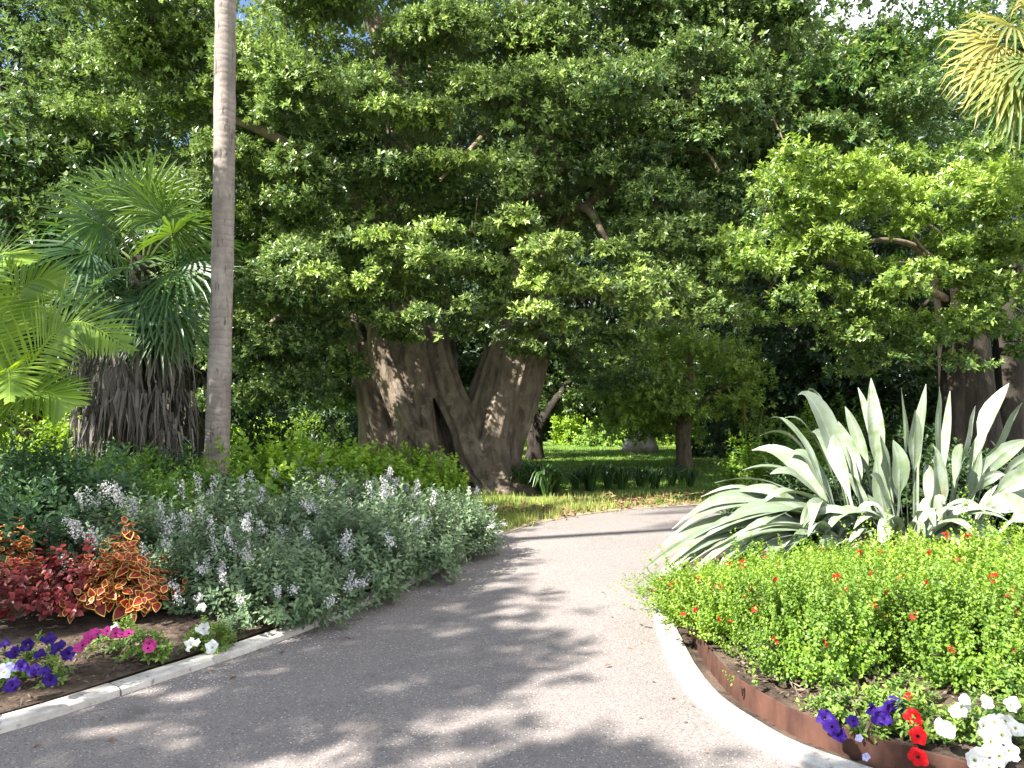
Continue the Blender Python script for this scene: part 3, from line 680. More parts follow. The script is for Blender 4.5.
for x, y, dd, rx, ry, lit in [  # last value lightens the leaf colour of sunlit clumps, darkens shaded ones
    (790, 170, -.6, 38, 24, .6), (770, 200, -.6, 40, 26, .5), (810, 200, -.6, 40, 28, .5), (870, 175, -.9, 40, 18, .8), (905, 190, -1, 45, 20, .8), (860, 200, -.8, 45, 22, .7), (960, 190, -1, 45, 22, .7), (1000, 185, -.9, 40, 20, .7),
    (985, 210, -1.1, 45, 28, .6), (1010, 240, -1.0, 40, 28, .5), (830, 225, -.7, 35, 22, .6), (775, 245, -.5, 45, 25, .6), (800, 270, -.4, 45, 28, .55), (850, 285, -.5, 45, 25, .5), (890, 290, -.6, 45, 26, .5), (905, 320, -.5, 40, 28, .4), (860, 320, -.3, 40, 26, .3), (780, 310, -.2, 40, 26, .4),
    (940, 300, -.7, 40, 26, .45), (975, 275, -.9, 35, 22, .5), (1005, 290, -.8, 40, 30, .35), (815, 240, -.7, 30, 20, .6), (895, 355, -.2, 45, 22, .2), (925, 345, -.3, 35, 22, .3), (760, 290, 0, 40, 30, .3), (905, 150, 1, 40, 20, .5), (940, 170, .8, 40, 20, .4), (1030, 200, -.8, 40, 30, .6), (1050, 270, -.6, 45, 40, .4), (1010, 340, .6, 40, 30, .1), (840, 345, .4, 35, 20, .2), (860, 245, -1.0, 35, 16, .6), (880, 262, -.9, 35, 16, .5), (915, 215, -1.1, 32, 14, .6), (945, 235, -.9, 30, 16, .5), (965, 215, -.6, 30, 18, .5), (960, 250, -.4, 30, 20, .35), (935, 275, -.8, 34, 18, .45), (985, 250, -.7, 30, 18, .4), (960, 330, 0, 36, 22, .2), (1000, 330, .2, 36, 24, .2), (980, 165, 0, 34, 20, .4), (830, 190, -.7, 34, 20, .6), (740, 270, -.4, 34, 22, .5),
]:
    d = D2 + dd; s = d / FPX; c = at(x, y, d)
    for j in range(3):
        cc = c + np.array([rng.normal(0, rx * s * .45), rng.normal(0, .3), rng.normal(0, ry * s * .4)])
        clump(cm, cc, (rx * s * .7, rx * s * .6, ry * s * .65), 44, .10, 8, (max(0, lit - .25), min(1, lit + .2)))
for i in range(36):
    c = at(rng.uniform(800, 1120), rng.uniform(-60, 170), D2 + rng.uniform(.8, 3.5)); clump(cm, c, (.9, .9, .6), 42, .13, 8, (0, .3))
for i in range(18):
    c = at(rng.uniform(930, 1150), rng.uniform(200, 380), D2 + rng.uniform(2.6, 4.5)); clump(cm, c, (.9, .9, .6), 42, .13, 8, (0, .2))
cm.build('crown', M['bright_leaf'], rt)

# ------------------------------------------------------------------ palms
def fan_frond(mb, hub, D, N, Rr, nseg=34, span=2.5, tint=(.2, .8), droop=.25, mat=0, sag=.0):
    D = nrm(np.asarray(D, float)); N = nrm(np.asarray(N, float) - D * np.dot(N, D)); X = np.cross(D, N)
    an = np.linspace(-span, span, nseg)
    for i, a in enumerate(an):
        d = nrm(math.cos(a) * D + math.sin(a) * X + N * rng.normal(0, .04)); sdn = np.cross(N, d)
        L = Rr * (1 - .28 * (abs(a) / span) ** 2) * rng.uniform(.93, 1.05); wd = Rr * span / nseg * .42
        P = []
        for t in (0.04, .35, .65, .85, 1.0):
            dr_ = droop * rng.uniform(.6, 1.5); c = hub + d * L * t - np.array([0, 0, 1]) * dr_ * L * max(0, t - .3) ** 1.8 * 1.6 + N * .08 * L * t * (1 - t); w_ = wd * [.15, .75, .8, .45, .04][[0.04, .35, .65, .85, 1.0].index(t)]
            P += [c - sdn * w_, c - N * w_ * .5, c + sdn * w_]
        F = []
        for k in range(4): F += [(k * 3, k * 3 + 1, k * 3 + 4, k * 3 + 3), (k * 3 + 1, k * 3 + 2, k * 3 + 5, k * 3 + 4)]
        mb.add(np.array(P), np.array(F), rng.uniform(*tint), mat)


def frond_on_petiole(parent, base, D, plen, Rr, mats, tint, droop=.25, nseg=34, span=2.4, facing=None):
    D = nrm(np.asarray(D, float)); mb = MB(); end = base + D * plen - np.array([0, 0, .12 * plen])
    C = catmull([base, base + D * plen * .5 + np.array([0, 0, .02]), end], 4); mb.add(*tube(C, np.linspace(.022, .012, len(C)), 5), .6, 1)
    N = np.array([0, 0, 1.]) + rng.normal(0, .18, 3) if facing is None else np.asarray(facing, float)
    d2 = nrm(D - np.array([0, 0, .25])); fan_frond(mb, end, d2, N, Rr, nseg, span, tint, droop)
    return mb.build('frond', mats, parent)


fpc = at(143, 268, 10.2)
fan = thing('fan_palm', 'fan palm with a thick skirt of dead hanging fronds under its green crown', 'palm', (fpc[0], fpc[1], 0))
tm = MB(); tm.add(*tube([fpc * [1, 1, 0], fpc * [1, 1, .5], fpc + [0, 0, .15]], [.24, .22, .16], 12)); tm.build('trunk', M['dark_bark'], fan, True)
mats = [M['fan_leaf'], M['stem']]
tocam = nrm(np.array([0, 0, 1.6]) - fpc)
# (tip pixel x, y, depth shift, tint painted lighter on the sunlit top right) fronds seen in the photograph
for (x, y, dd, ti, Rr) in [(105, 160, -.2, (.5, .9), .95), (150, 150, -.3, (.6, 1), .95), (178, 175, -.5, (.8, 1), .85), (190, 205, -.4, (.6, .9), .85), (80, 190, -.5, (.1, .4), .95), (60, 235, -.5, (.0, .3), .95),
                           (70, 275, -.6, (.1, .4), .85), (100, 300, -.9, (.2, .5), .85), (140, 310, -1.1, (.1, .4), .8), (185, 300, -.9, (.1, .5), .85), (200, 260, -.6, (.1, .4), .9), (205, 335, -.8, (.3, .8), .75), (170, 350, -1.0, (.1, .5), .7), (120, 255, -1.1, (.3, .7), .75),
                           (120, 190, .8, (.1, .4), .9), (170, 200, .9, (.1, .4), .9), (60, 210, .6, (0, .3), .9), (215, 230, .6, (0, .3), .9), (100, 340, -.7, (.0, .4), .75)]:
    tip = at(x, y, 10.2 + dd); v = tip - fpc; L = np.linalg.norm(v); D = nrm(v)
    fac = np.array([0, 0, 1.0]) + tocam * (.75 if dd < .2 else -.4) + rng.normal(0, .35, 3)
    frond_on_petiole(fan, fpc + D * .1, D, max(.25, L * .55), Rr, mats, ti, droop=.28, facing=fac)
sk = MB()
for i in range(75):
    a = rng.uniform(0, 6.28); zt = rng.uniform(1.5, 3.1); rr = rng.uniform(.3, .72) * (1.15 if zt < 2.6 else .85)
    p0 = np.array([fpc[0] + .2 * math.cos(a), fpc[1] + .2 * math.sin(a), zt]); p1 = np.array([fpc[0] + rr * math.cos(a), fpc[1] + rr * math.sin(a), zt - .12])
    C = catmull([p0, (p0 + p1) / 2 + [0, 0, .08], p1], 3); sk.add(*tube(C, .012, 5), rng.uniform(0, .6))
    for j in range(13):
        o = p1 + np.array([rng.normal(0, .10), rng.normal(0, .10), 0]); L = rng.uniform(.5, 1.0); e_ = o + np.array([rng.normal(0, .07) + .05 * math.cos(a), rng.normal(0, .07) + .05 * math.sin(a), -L]); e_[2] = max(e_[2], .5)
        sd_ = nrm(np.array([-math.sin(a + rng.normal(0, .8)), math.cos(a), 0])); mid = (o + e_) / 2 + rng.normal(0, .03, 3); w_ = rng.uniform(.008, .022)
        sk.add([p1, o * .7 + mid * .3 - sd_ * w_, o * .7 + mid * .3 + sd_ * w_, mid - sd_ * w_, mid + sd_ * w_, e_], [(0, 1, 2, 2), (1, 3, 4, 2), (3, 5, 5, 4)][1:2], rng.uniform(0, 1))
        V = np.array([p1, mid - sd_ * w_, mid + sd_ * w_, e_]); sk.add(V, [(0, 1, 2), (1, 3, 2)], rng.uniform(0, 1))
sk.build('dead_frond_skirt', M['dead_frond'], fan)


def feather_frond(parent, pts, leaf_l, mats, tint, n=46, wd=.022, droop=.35, up=.35, face=None):
    C = catmull(pts, 10); s = np.linspace(0, 1, n); ci = s * (len(C) - 1); mb = MB()
    mb.add(*tube(C, np.linspace(.022, .004, len(C)), 5), .8, 1)
    T = nrm(np.gradient(C, axis=0))
    for i in range(n):
        if s[i] < .12: continue
        k = int(ci[i]); p = C[k] + (C[min(k + 1, len(C) - 1)] - C[k]) * (ci[i] - k); t = T[k]; zz = np.array([0, 0, 1.]) if face is None else np.asarray(face, float); Z = nrm(zz - t * np.dot(zz, t)); X = np.cross(t, Z)
        for sg in (-1, 1):
            L = leaf_l * (math.sin(math.pi * min(1, .18 + s[i] * .86)) ** .6 + .12) * rng.uniform(.9, 1.08)
            d = nrm(X * sg + t * (.55 + .5 * s[i]) + Z * (up + rng.normal(0, .06)))
            q = np.cross(d, Z); q = nrm(q); P = []
            for u, w_ in ((0, .35), (.3, 1), (.65, .8), (1, .05)):
                c = p + d * L * u - np.array([0, 0, 1]) * droop * L * u * u; P += [c - q * wd * w_, c + q * wd * w_]
            mb.add(np.array(P), [(0, 1, 3, 2), (2, 3, 5, 4), (4, 5, 7, 6)], rng.uniform(*tint))
    return mb.build('frond', mats, parent)


fb = at(-35, 455, 7.4)
fp_ = thing('feather_palm', 'young yellow green feather palm arching in from the left edge', 'palm', (fb[0], fb[1], 0))
tm = MB(); tm.add(*tube([fb * [1, 1, 0], fb * [1, 1, .6], fb], [.11, .09, .06], 10)); tm.build('trunk', M['stem'], fp_, True)
fm = [M['feather_leaf'], M['lime_leaf']]
for pts, l in [
    ([fb, at(0, 420, 7.2), at(40, 350, 7.0), at(78, 322, 6.9), at(132, 350, 6.8)], .52),
    ([fb, at(-10, 420, 7.0), at(18, 398, 6.7), at(48, 392, 6.6), at(70, 408, 6.6)], .42),
    ([fb, at(-20, 380, 7.4), at(5, 310, 7.5), at(35, 280, 7.5), at(66, 285, 7.6)], .45),
    ([fb, at(-40, 380, 7.3), at(-30, 300, 7.2), at(0, 255, 7.1), at(30, 262, 7.0)], .5),
    ([fb, at(-30, 400, 7.5), at(-10, 330, 7.9), at(20, 310, 8.2), at(60, 330, 8.4)], .5),
    ([fb, at(-60, 380, 7.2), at(-110, 320, 7.0), at(-150, 330, 6.8)], .5),
    ([fb, at(-60, 390, 7.6), at(-100, 340, 8.0), at(-140, 350, 8.4)], .5),
    ([fb, at(-20, 420, 7.2), at(0, 380, 6.6), at(8, 370, 6.2), at(10, 400, 5.9)], .42),
]: feather_frond(fp_, pts, l * 1.12, fm, (.2, .9), 66, .016, .16, .12, face=(.25, -.75 + rng.normal(0, .15), .62))

sb = at(217, 455, 8.45); st_top = at(232, -260, 8.45)
sp = thing('slim_palm', 'tall slender palm with bare grey ringed trunk rising through the top of the picture', 'palm', (sb[0], sb[1], 0))
nS = 160; tt = np.linspace(0, 1, nS); b0 = np.array([sb[0] - .03, sb[1], .05])
P = b0 + (st_top - b0) * tt[:, None]; P[:, 0] += .03 * np.sin(tt * 5)
r = np.interp(tt, [0, .05, .25, 1], [.19, .145, .122, .112]) + .004 * np.sin(tt * 31 + 1) * np.sin(tt * 67) + .0015 * np.sin(tt * 150 + 3 * np.sin(tt * 37)) + rng.normal(0, .0006, nS)
tm = MB(); tm.add(*tube(P, r, 24)); tm.build('trunk', M['palm_bark'], sp, True)
for i in range(14):
    a = i * 2.4; e_ = rng.uniform(-.1, .9); d = np.array([math.cos(a), math.sin(a), 0])
    feather_frond(sp, [st_top, st_top + d * .7 + [0, 0, .5 + .5 * e_], st_top + d * 1.7 + [0, 0, .4 + .7 * e_], st_top + d * 2.4 + [0, 0, -.5 + .8 * e_]], .6, fm, (.0, .6), 40)

kz = math.cos(SUN_EL) / math.sin(SUN_EL); sx, sy = -SUN_H[0] * kz, -SUN_H[1] * kz  # unseen palm added, its lean set so the trunk shadow crosses the path
lean = np.array([.0, .34 * sx - sy, 1.0]); H_ = 10.5; B_ = np.array([1.0, 9.22, 0]) - (lean + [sx, sy, 0]) * H_; B_[2] = 0
lp0 = thing('shadow_palm', 'tall leaning palm added unseen left of the picture to cast a trunk shadow across the path', 'palm', B_)
tm = MB(); tt2 = np.linspace(0, 1, 60); tm.add(*tube(B_ + lean * 14 * tt2[:, None], np.interp(tt2, [0, .05, 1], [.2, .12, .09]), 12)); tm.build('trunk', M['palm_bark'], lp0, True)
tp0 = B_ + lean * 14
for i in range(12):
    a = i * 2.4; d = np.array([math.cos(a), math.sin(a), 0]); feather_frond(lp0, [tp0, tp0 + d * .7 + [0, 0, .6], tp0 + d * 1.6 + [0, 0, .6], tp0 + d * 2.2 + [0, 0, -.3]], .55, fm, (.0, .6), 36)

yc = at(1046, 48, 9.4)
yp = thing('fan_palm', 'fan palm with yellowing sunlit fronds in the upper right corner', 'palm', (yc[0], yc[1], 0))
tm = MB(); tm.add(*tube([yc * [1, 1, 0], yc * [1, 1, .5], yc], [.2, .17, .15], 12)); tm.build('trunk', M['palm_bark'], yp, True)
ym = [M['yellow_frond'], M['stem']]
for (x, y, dd, ti, Rr) in [(962, 30, -.2, (.5, 1), .85), (964, 72, -.4, (.6, 1), .8), (990, 5, -.2, (.2, .6), .8), (1000, 95, -.7, (.0, .3), .8), (985, 70, -.5, (.2, .6), .75), (1000, 118, -.6, (.0, .35), .7), (1024, 60, -.9, (0, .3), .75), (1030, 120, -.5, (.0, .4), .75), (1010, -30, 0, (.2, .7), .8), (1110, 40, -.3, (.0, .5), .8), (1100, 100, 0, (.0, .5), .8), (1070, -40, .2, (0, .5), .8), (1060, 110, .6, (0, .5), .8)]:
    tip = at(x, y, 9.4 + dd); v = tip - yc; L = np.linalg.norm(v); D = nrm(v)
    frond_on_petiole(yp, yc + D * .1, D, max(.2, L * .5), Rr, ym, ti, droop=.35, facing=np.array([0, -.9, .7]) + rng.normal(0, .15, 3), nseg=30)

# ------------------------------------------------------------------ background woodland
def bgtree(px, d, h, r, nclump, per, leaf, mat, label, tint=(.05, .4), zc=None, group=None, tr_r=.3):
    b = px_tree(px, 450, d); zc = h * .58 if zc is None else zc
    return tree('background_tree', label, b, h, b + [0, 0, zc], (r, r, min(h - zc, zc * .92)) if h - zc < zc * 1.3 else (r, r, h - zc), nclump, per, leaf, M[mat], M['dark_bark'], tr_r, tint, group=group, clr=.36, flat=.75, outer=.3, zmin=-.98)


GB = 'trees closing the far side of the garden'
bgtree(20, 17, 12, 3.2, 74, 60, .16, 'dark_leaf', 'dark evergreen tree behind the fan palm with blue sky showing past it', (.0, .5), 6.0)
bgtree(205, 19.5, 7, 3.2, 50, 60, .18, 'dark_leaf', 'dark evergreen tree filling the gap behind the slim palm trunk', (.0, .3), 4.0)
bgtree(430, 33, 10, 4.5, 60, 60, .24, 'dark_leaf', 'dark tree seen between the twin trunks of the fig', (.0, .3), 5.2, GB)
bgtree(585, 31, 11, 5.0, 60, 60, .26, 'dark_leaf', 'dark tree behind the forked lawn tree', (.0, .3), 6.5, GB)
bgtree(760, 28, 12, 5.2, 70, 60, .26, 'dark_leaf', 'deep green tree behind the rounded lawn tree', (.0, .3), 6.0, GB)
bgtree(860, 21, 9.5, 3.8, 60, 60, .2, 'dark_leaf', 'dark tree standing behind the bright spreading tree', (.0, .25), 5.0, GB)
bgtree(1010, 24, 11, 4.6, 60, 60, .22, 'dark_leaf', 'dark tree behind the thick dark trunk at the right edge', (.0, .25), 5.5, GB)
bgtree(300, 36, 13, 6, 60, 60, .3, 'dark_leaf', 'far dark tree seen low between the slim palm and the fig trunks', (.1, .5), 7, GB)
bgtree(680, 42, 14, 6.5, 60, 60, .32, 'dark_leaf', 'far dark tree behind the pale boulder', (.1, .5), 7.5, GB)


def shrub(name, label, base, r, nshoot, size, mat, cat='shrub', L=None, m=8, tint=(.1, .8), tilt=1.0, tpl=OVAL, group=None, up=.55, stem_n=14, zbase=.12, opposite=False, build=True, droop=.1, loose=0):
    base = np.asarray(base, float); r = np.asarray(r, float); t = thing(name, label, cat, base, group); mb = MB(); d = rdir(nshoot, -.12)
    ph = rng.uniform(0, 6.28, 6); wob = 1 + .16 * np.sin(d[:, :1] * 4 + ph[0]) * np.sin(d[:, 1:2] * 4 + ph[1]) + .13 * np.sin(d[:, :1] * 9 + ph[2]) * np.sin(d[:, 2:] * 8 + ph[3])
    q = rng.uniform(.5, 1.04, (nshoot, 1)) ** .6 + np.abs(rng.normal(0, loose, (nshoot, 1))) * (rng.uniform(0, 1, (nshoot, 1)) < .35)
    wob = wob + loose * 1.3 * np.sin(d[:, :1] * 6 + ph[4]) * np.sin(d[:, 1:2] * 7 + ph[5])
    P = base + np.array([0, 0, zbase]) + d * r * wob * q
    A = nrm(d + np.array([0, 0, up]) + rng.normal(0, .22, d.shape)); L = size * 2 if L is None else L
    shoots(mb, P, A, L, m, size, tilt, tpl, tint, droop=droop, opposite=opposite)
    mb.build('foliage', M[mat], t)
    sm_ = MB()
    for i in range(stem_n):
        p = base + (P[rng.integers(nshoot)] - base) * .8; sm_.add(*tube([base + [rng.normal(0, r[0] * .15), rng.normal(0, r[1] * .15), 0], (base + p) / 2 + [0, 0, .05], p], [.012, .009, .005], 5))
    if stem_n: sm_.build('stems', M['twig'], t)
    return t


def on(px, d, z=0):
    p = at(px, 450, d); p[2] = z; return p


# a belt of dark undergrowth shrubs and more trees closing the far edge
GU = 'dark undergrowth shrubs along the far edge of the lawn'
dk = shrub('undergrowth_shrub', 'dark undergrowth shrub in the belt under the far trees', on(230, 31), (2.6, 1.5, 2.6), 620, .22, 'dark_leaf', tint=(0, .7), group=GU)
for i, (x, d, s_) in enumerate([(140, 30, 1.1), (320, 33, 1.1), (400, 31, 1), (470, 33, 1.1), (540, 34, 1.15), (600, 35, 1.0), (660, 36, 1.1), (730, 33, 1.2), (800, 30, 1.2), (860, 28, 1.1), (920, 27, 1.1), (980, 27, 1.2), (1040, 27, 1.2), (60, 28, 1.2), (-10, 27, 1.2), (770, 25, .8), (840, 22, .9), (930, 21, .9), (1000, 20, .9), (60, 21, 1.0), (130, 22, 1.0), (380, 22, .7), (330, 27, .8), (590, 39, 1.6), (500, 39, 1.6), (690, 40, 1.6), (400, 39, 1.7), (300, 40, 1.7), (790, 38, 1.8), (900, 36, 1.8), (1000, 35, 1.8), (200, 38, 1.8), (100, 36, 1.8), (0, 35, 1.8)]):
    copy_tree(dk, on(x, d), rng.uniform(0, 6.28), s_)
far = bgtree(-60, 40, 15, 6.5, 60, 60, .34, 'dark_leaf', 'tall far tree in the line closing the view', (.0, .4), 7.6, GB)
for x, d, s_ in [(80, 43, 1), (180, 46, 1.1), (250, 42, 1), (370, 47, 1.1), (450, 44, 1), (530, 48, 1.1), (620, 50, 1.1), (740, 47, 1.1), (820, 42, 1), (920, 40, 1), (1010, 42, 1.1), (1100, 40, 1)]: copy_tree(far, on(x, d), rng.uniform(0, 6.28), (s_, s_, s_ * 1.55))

# far sunlit shrubs and hedges beyond the lawn
shrub('background_shrub', 'sunlit lime shrub glimpsed between the fig trunks and the forked lawn tree', on(508, 29), (1.1, 1, 1.5), 300, .16, 'lime_leaf', tint=(.3, 1))
shrub('background_shrub', 'tall pale yellow green shrub right of the forked lawn tree', on(568, 30), (.7, .8, 2.1), 320, .16, 'lime_leaf', tint=(.5, 1))
shrub('background_shrub', 'low light green shrub just left of the pale boulder', on(612, 29), (1.6, 1, 1.1), 340, .15, 'herb_leaf', tint=(.3, 1))
shrub('background_shrub', 'light green shrub between the pale boulder and the rounded lawn tree trunk', on(668, 30), (1.3, 1, 1.0), 300, .15, 'lime_leaf', tint=(.2, .8))
shrub('background_shrub', 'dark green upright shrub on the lawn right of the rounded lawn tree', on(718, 23), (1.0, .9, 1.65), 420, .13, 'dark_leaf', tint=(.1, .8))
shrub('background_shrub', 'dark clipped ball shrub left of the fig trunks', on(262, 19), (.95, .9, 1.0), 420, .11, 'dark_leaf', tint=(0, .5))
shrub('background_shrub', 'sunlit lime shrub beyond the dark ball shrub', on(300, 25), (2.4, 1, 1.2), 420, .15, 'lime_leaf', tint=(.3, 1))
shrub('background_shrub', 'sunlit lime green hedge plant left of the slim palm trunk', on(192, 22), (2.0, 1, 1.5), 340, .15, 'lime_leaf', tint=(.2, 1))
shrub('background_shrub', 'dark low shrub against the left foot of the fig trunks', on(330, 17.5), (1.2, .8, 1.2), 340, .12, 'dark_leaf', tint=(0, .4))
shrub('background_shrub', 'bright yellow green shrub glimpsed under the spreading tree', on(812, 16.5), (.55, .5, 1.65), 220, .10, 'lime_leaf', tint=(.3, 1))
shrub('background_shrub', 'feathery mid green shrub left of the thick dark trunk', on(858, 17), (1.0, .7, 1.6), 300, .12, 'herb_leaf', tint=(0, .4))
shrub('background_shrub', 'dark green shrub under the spreading tree behind the silver plants', on(905, 16), (1.6, .8, 1.3), 340, .13, 'dark_leaf', tint=(0, .5))
shrub('background_shrub', 'lime shrub with yellow leaves behind the feather palm', on(50, 10.5), (.75, .6, 1.5), 320, .10, 'lime_leaf', tint=(.3, 1))
shrub('background_shrub', 'grey green shrub behind the spike flowered plant', on(795, 14.2), (.7, .6, 1.3), 260, .10, 'herb_leaf', tint=(0, .4))

# yellow green shrub with orange flower spikes
bsp = shrub('flower_spike_shrub', 'yellow green plant with an upright orange and yellow flower spike beside the path bend', on(752, 14), (.62, .5, .95), 260, .09, 'lime_leaf', 'shrub', tint=(.0, .5))
for (x0, y0, x1, y1, mt) in [(746, 440, 744, 404, 'petal_orange'), (757, 440, 763, 410, 'petal_orange')]:
    mb = MB(); a = at(x0, y0, 13.6); b_ = at(x1, y1, 13.6); mb.add(*tube([a, b_], [.012, .008], 5), .5, 1)
    ts = np.linspace(.35, 1, 26) if x1 < 750 else np.linspace(.6, 1, 10)
    P = a + (b_ - a) * ts[:, None]; P = np.repeat(P, 5, 0); an = rng.uniform(0, 6.28, len(P)); D = nrm(np.stack([np.cos(an), np.sin(an), np.full(len(P), .3)], 1)); P = P - D * .012
    V, F = place(*DIA, P, D, np.tile([0, 0, 1.], (len(P), 1)), np.full(len(P), .055 if x1 < 750 else .035)); mb.add(V, F, .5); mb.build('flower_spike', [M[mt], M['stem']], bsp)

# boulder
bb = on(640, 25.5); rk = MB(); n1, n2 = 18, 12; V = []
for i in range(n2 + 1):
    for j in range(n1):
        th = math.pi * i / n2; ph = 2 * math.pi * j / n1; d = np.array([math.sin(th) * math.cos(ph), math.sin(th) * math.sin(ph), math.cos(th)])
        k = 1 / (np.abs(d) ** 5).sum() ** .2; k *= 1 + .05 * math.sin(3 * ph + 2 * th) + .04 * math.sin(7 * ph - 3 * th)
        V.append(bb + [0, 0, .3] + d * k * np.array([.42 * (1.25 - .35 * d[2]), .36, .36]))
F = [(i * n1 + j, (i + 1) * n1 + j, (i + 1) * n1 + (j + 1) % n1, i * n1 + (j + 1) % n1) for i in range(n2) for j in range(n1)]
rk.add(np.array(V), np.array(F)); tag(rk.build('boulder', M['rock'], None, True), 'pale pinkish stone block standing at the far side of the lawn', 'boulder')

# ------------------------------------------------------------------ strap leaved row beyond the bend
def paddle(mb, base, ctrl, tip, width, pet=.3, mat=0, tint=.5, n=12, nhint=None, wav=.03, pw=.013, fold=.35, pm=None):
    t = np.linspace(0, 1, n); base, ctrl, tip = map(lambda v: np.asarray(v, float), (base, ctrl, tip))
    C = ((1 - t) ** 2)[:, None] * base + (2 * t * (1 - t))[:, None] * ctrl + (t ** 2)[:, None] * tip
    if pet > 0: C = C - np.array([0, 0, 1.]) * (rng.uniform(0, .10) * np.linalg.norm(tip - base) * np.clip(t - .65, 0, 1)[:, None] ** 2 * 4) * (0 if nhint is not None and nhint[1] < -.8 else 1)
    T = nrm(np.gradient(C, axis=0)); hint = np.array([0, 0, 1.]) if nhint is None else np.asarray(nhint, float)
    X = np.cross(T, hint); bad = np.linalg.norm(X, axis=1) < .05; X[bad] = [1, 0, 0]; X = nrm(X); N = np.cross(X, T)
    u = np.clip((t - pet) / (1 - pet), 0, 1); prof = np.where(t < pet, pw, np.maximum(pw * (1 - u), width * (np.sin(np.pi * np.clip(u, 0, 1) ** .75) ** .8)))
    prof[-1] = .003; ph = rng.uniform(0, 6.28)
    w1 = wav * np.sin(t * 14 + ph)[:, None] * (prof / max(width, 1e-3))[:, None]; w2 = wav * np.sin(t * 12 + ph + 2)[:, None] * (prof / max(width, 1e-3))[:, None]
    row = []
    for f_ in (-1, -.55, -.1, 0, .1, .55, 1):
        ww = (w1 if f_ < 0 else w2) * abs(f_); row.append(C + X * (prof * f_)[:, None] + N * ((fold * abs(f_) * prof)[:, None] + ww + (.006 if f_ == 0 and pet > 0 else 0)))
    V = np.stack(row, 1).reshape(-1, 3); F = []; tints = []
    for i in range(n - 1):
        for k in range(6): F.append((i * 7 + k, i * 7 + k + 1, i * 7 + k + 8, i * 7 + k + 7)); tints.append(np.clip(tint + (.35 if k in (2, 3) else 0), 0, 1))
    tint = np.array(tints)
    mb.add(V, F, tint, mat)


def strap_plant(label, base, h, n, group, rad=.55, mat='strap_leaf', name='strap_leaf_plant', width=.022):
    t = thing(name, label, 'plant', base, group); mb = MB(); base = np.asarray(base, float)
    for i in range(n):
        a = rng.uniform(0, 6.28); l = rng.uniform(.35, 1) * rad; hh = h * rng.uniform(.6, 1)
        d = np.array([math.cos(a), math.sin(a), 0]); s = base + d * rng.uniform(0, .1)
        paddle(mb, s, s + d * l * .35 + [0, 0, hh * 1.35], s + d * l + [0, 0, hh * rng.uniform(.3, .8)], width, .0, tint=rng.uniform(0, 1), n=7, wav=0)
    mb.build('leaves', M[mat], t, True); return t


GA = 'dark strap leaved plants edging the lawn beyond the path'
LA = 'dark strap leaved plant in the long row between the lawn and the grass verge'
protoA = strap_plant(LA, on(540, 14.0), .62, 46, GA)
for i, (x, d) in enumerate([(522, 13.6), (556, 13.7), (575, 14.2), (590, 13.9), (607, 14.3), (622, 14.1), (640, 14.5), (655, 14.3), (672, 14.7), (690, 14.6), (548, 14.7), (582, 14.9), (614, 15.1), (648, 15.3), (680, 15.4), (530, 15.0)]):
    copy_tree(protoA, on(x, d), rng.uniform(0, 6.28), rng.uniform(.65, .95) * (1 if i < 8 else .8))
bigA = strap_plant('largest clump of arching strap leaves, at the left end of the row', on(556, 12.95), .62, 60, GA, .65, width=.026)
bigA.location = [float(v) for v in on(545, 13.0)]

# ------------------------------------------------------------------ left bed planting
SZ = .16
# sage like bushes with pale flower spikes: three built, the rest copied
def spike(parent, p, A, L):
    mb = MB(); A = nrm(np.asarray(A, float)); C = np.array([p, p + A * L * .5 + rng.normal(0, .01, 3), p + A * L]); mb.add(*tube(C, [.004, .0035, .002], 4), .5, 1)
    ts = np.linspace(.2, 1, 11); Q = p + A * L * ts[:, None]; Q = np.repeat(Q, 7, 0) + rng.normal(0, .016, (77, 3)); Dd = nrm(rng.normal(0, 1, (77, 3)) + A * .3)
    V, F = place(*ROUND, Q, Dd, nrm(rng.normal(0, 1, (77, 3))), rng.uniform(.008, .022, 77)); mb.add(V, F, np.repeat(rng.uniform(0, 1, 77), 2)); return mb.build('flower_spike', [M['petal_lilac'], M['sage_leaf']], parent)


GS = 'grey green bushes with pale lilac flower spikes'
protos = []
for k, (rx, ry, rz) in enumerate([(.64, .62, .62), (.7, .6, .57), (.60, .62, .66)]):
    base = np.array([-30. + 3 * k, -20, 0]); t = shrub('sage_bush', 'x', base, (rx, ry, rz), 620, .062, 'sage_leaf', 'bush', L=.2, m=10, tint=(.0, 1), tilt=1.05, tpl=OVAL, group=GS, opposite=True, up=.7, droop=.2)
    for j in range(9):
        d = rdir(1, .05)[0]; d = nrm(d + np.array([0, -.25, 0])); p = base + [0, 0, .12] + d * np.array([rx, ry, rz]) * .97; spike(t, p, d * .9 + np.array([0, 0, .6]) + rng.normal(0, .4, 3), rng.uniform(.10, .2))
    protos.append(t)
sage_places = [
    ((-2.30, 5.70), .82, 'grey green bush crowded with lilac flower spikes behind the orange edged coleus'),
    ((-1.68, 5.45), .82, 'grey green bush overhanging the path kerb nearest the white petunias'),
    ((-1.30, 6.2), .98, 'grey green bush overhanging the path kerb, second from the white petunias'),
    ((-.97, 7.0), .98, 'grey green bush overhanging the path kerb, third from the white petunias'),
    ((-.66, 7.8), .85, 'grey green bush overhanging the path kerb, second from its far end'),
    ((-.58, 8.55), .66, 'grey green bush at the far end of the row beside the path bend'),
    ((-2.55, 6.7), 1.05, None), ((-2.05, 7.4), 1.08, None), ((-1.6, 8.2), .95, None), ((-3.2, 6.3), 1.0, None), ((-2.9, 7.7), 1.1, None), ((-2.4, 8.7), 1.08, None), ((-1.5, 9.1), .75, None)]
used = set()
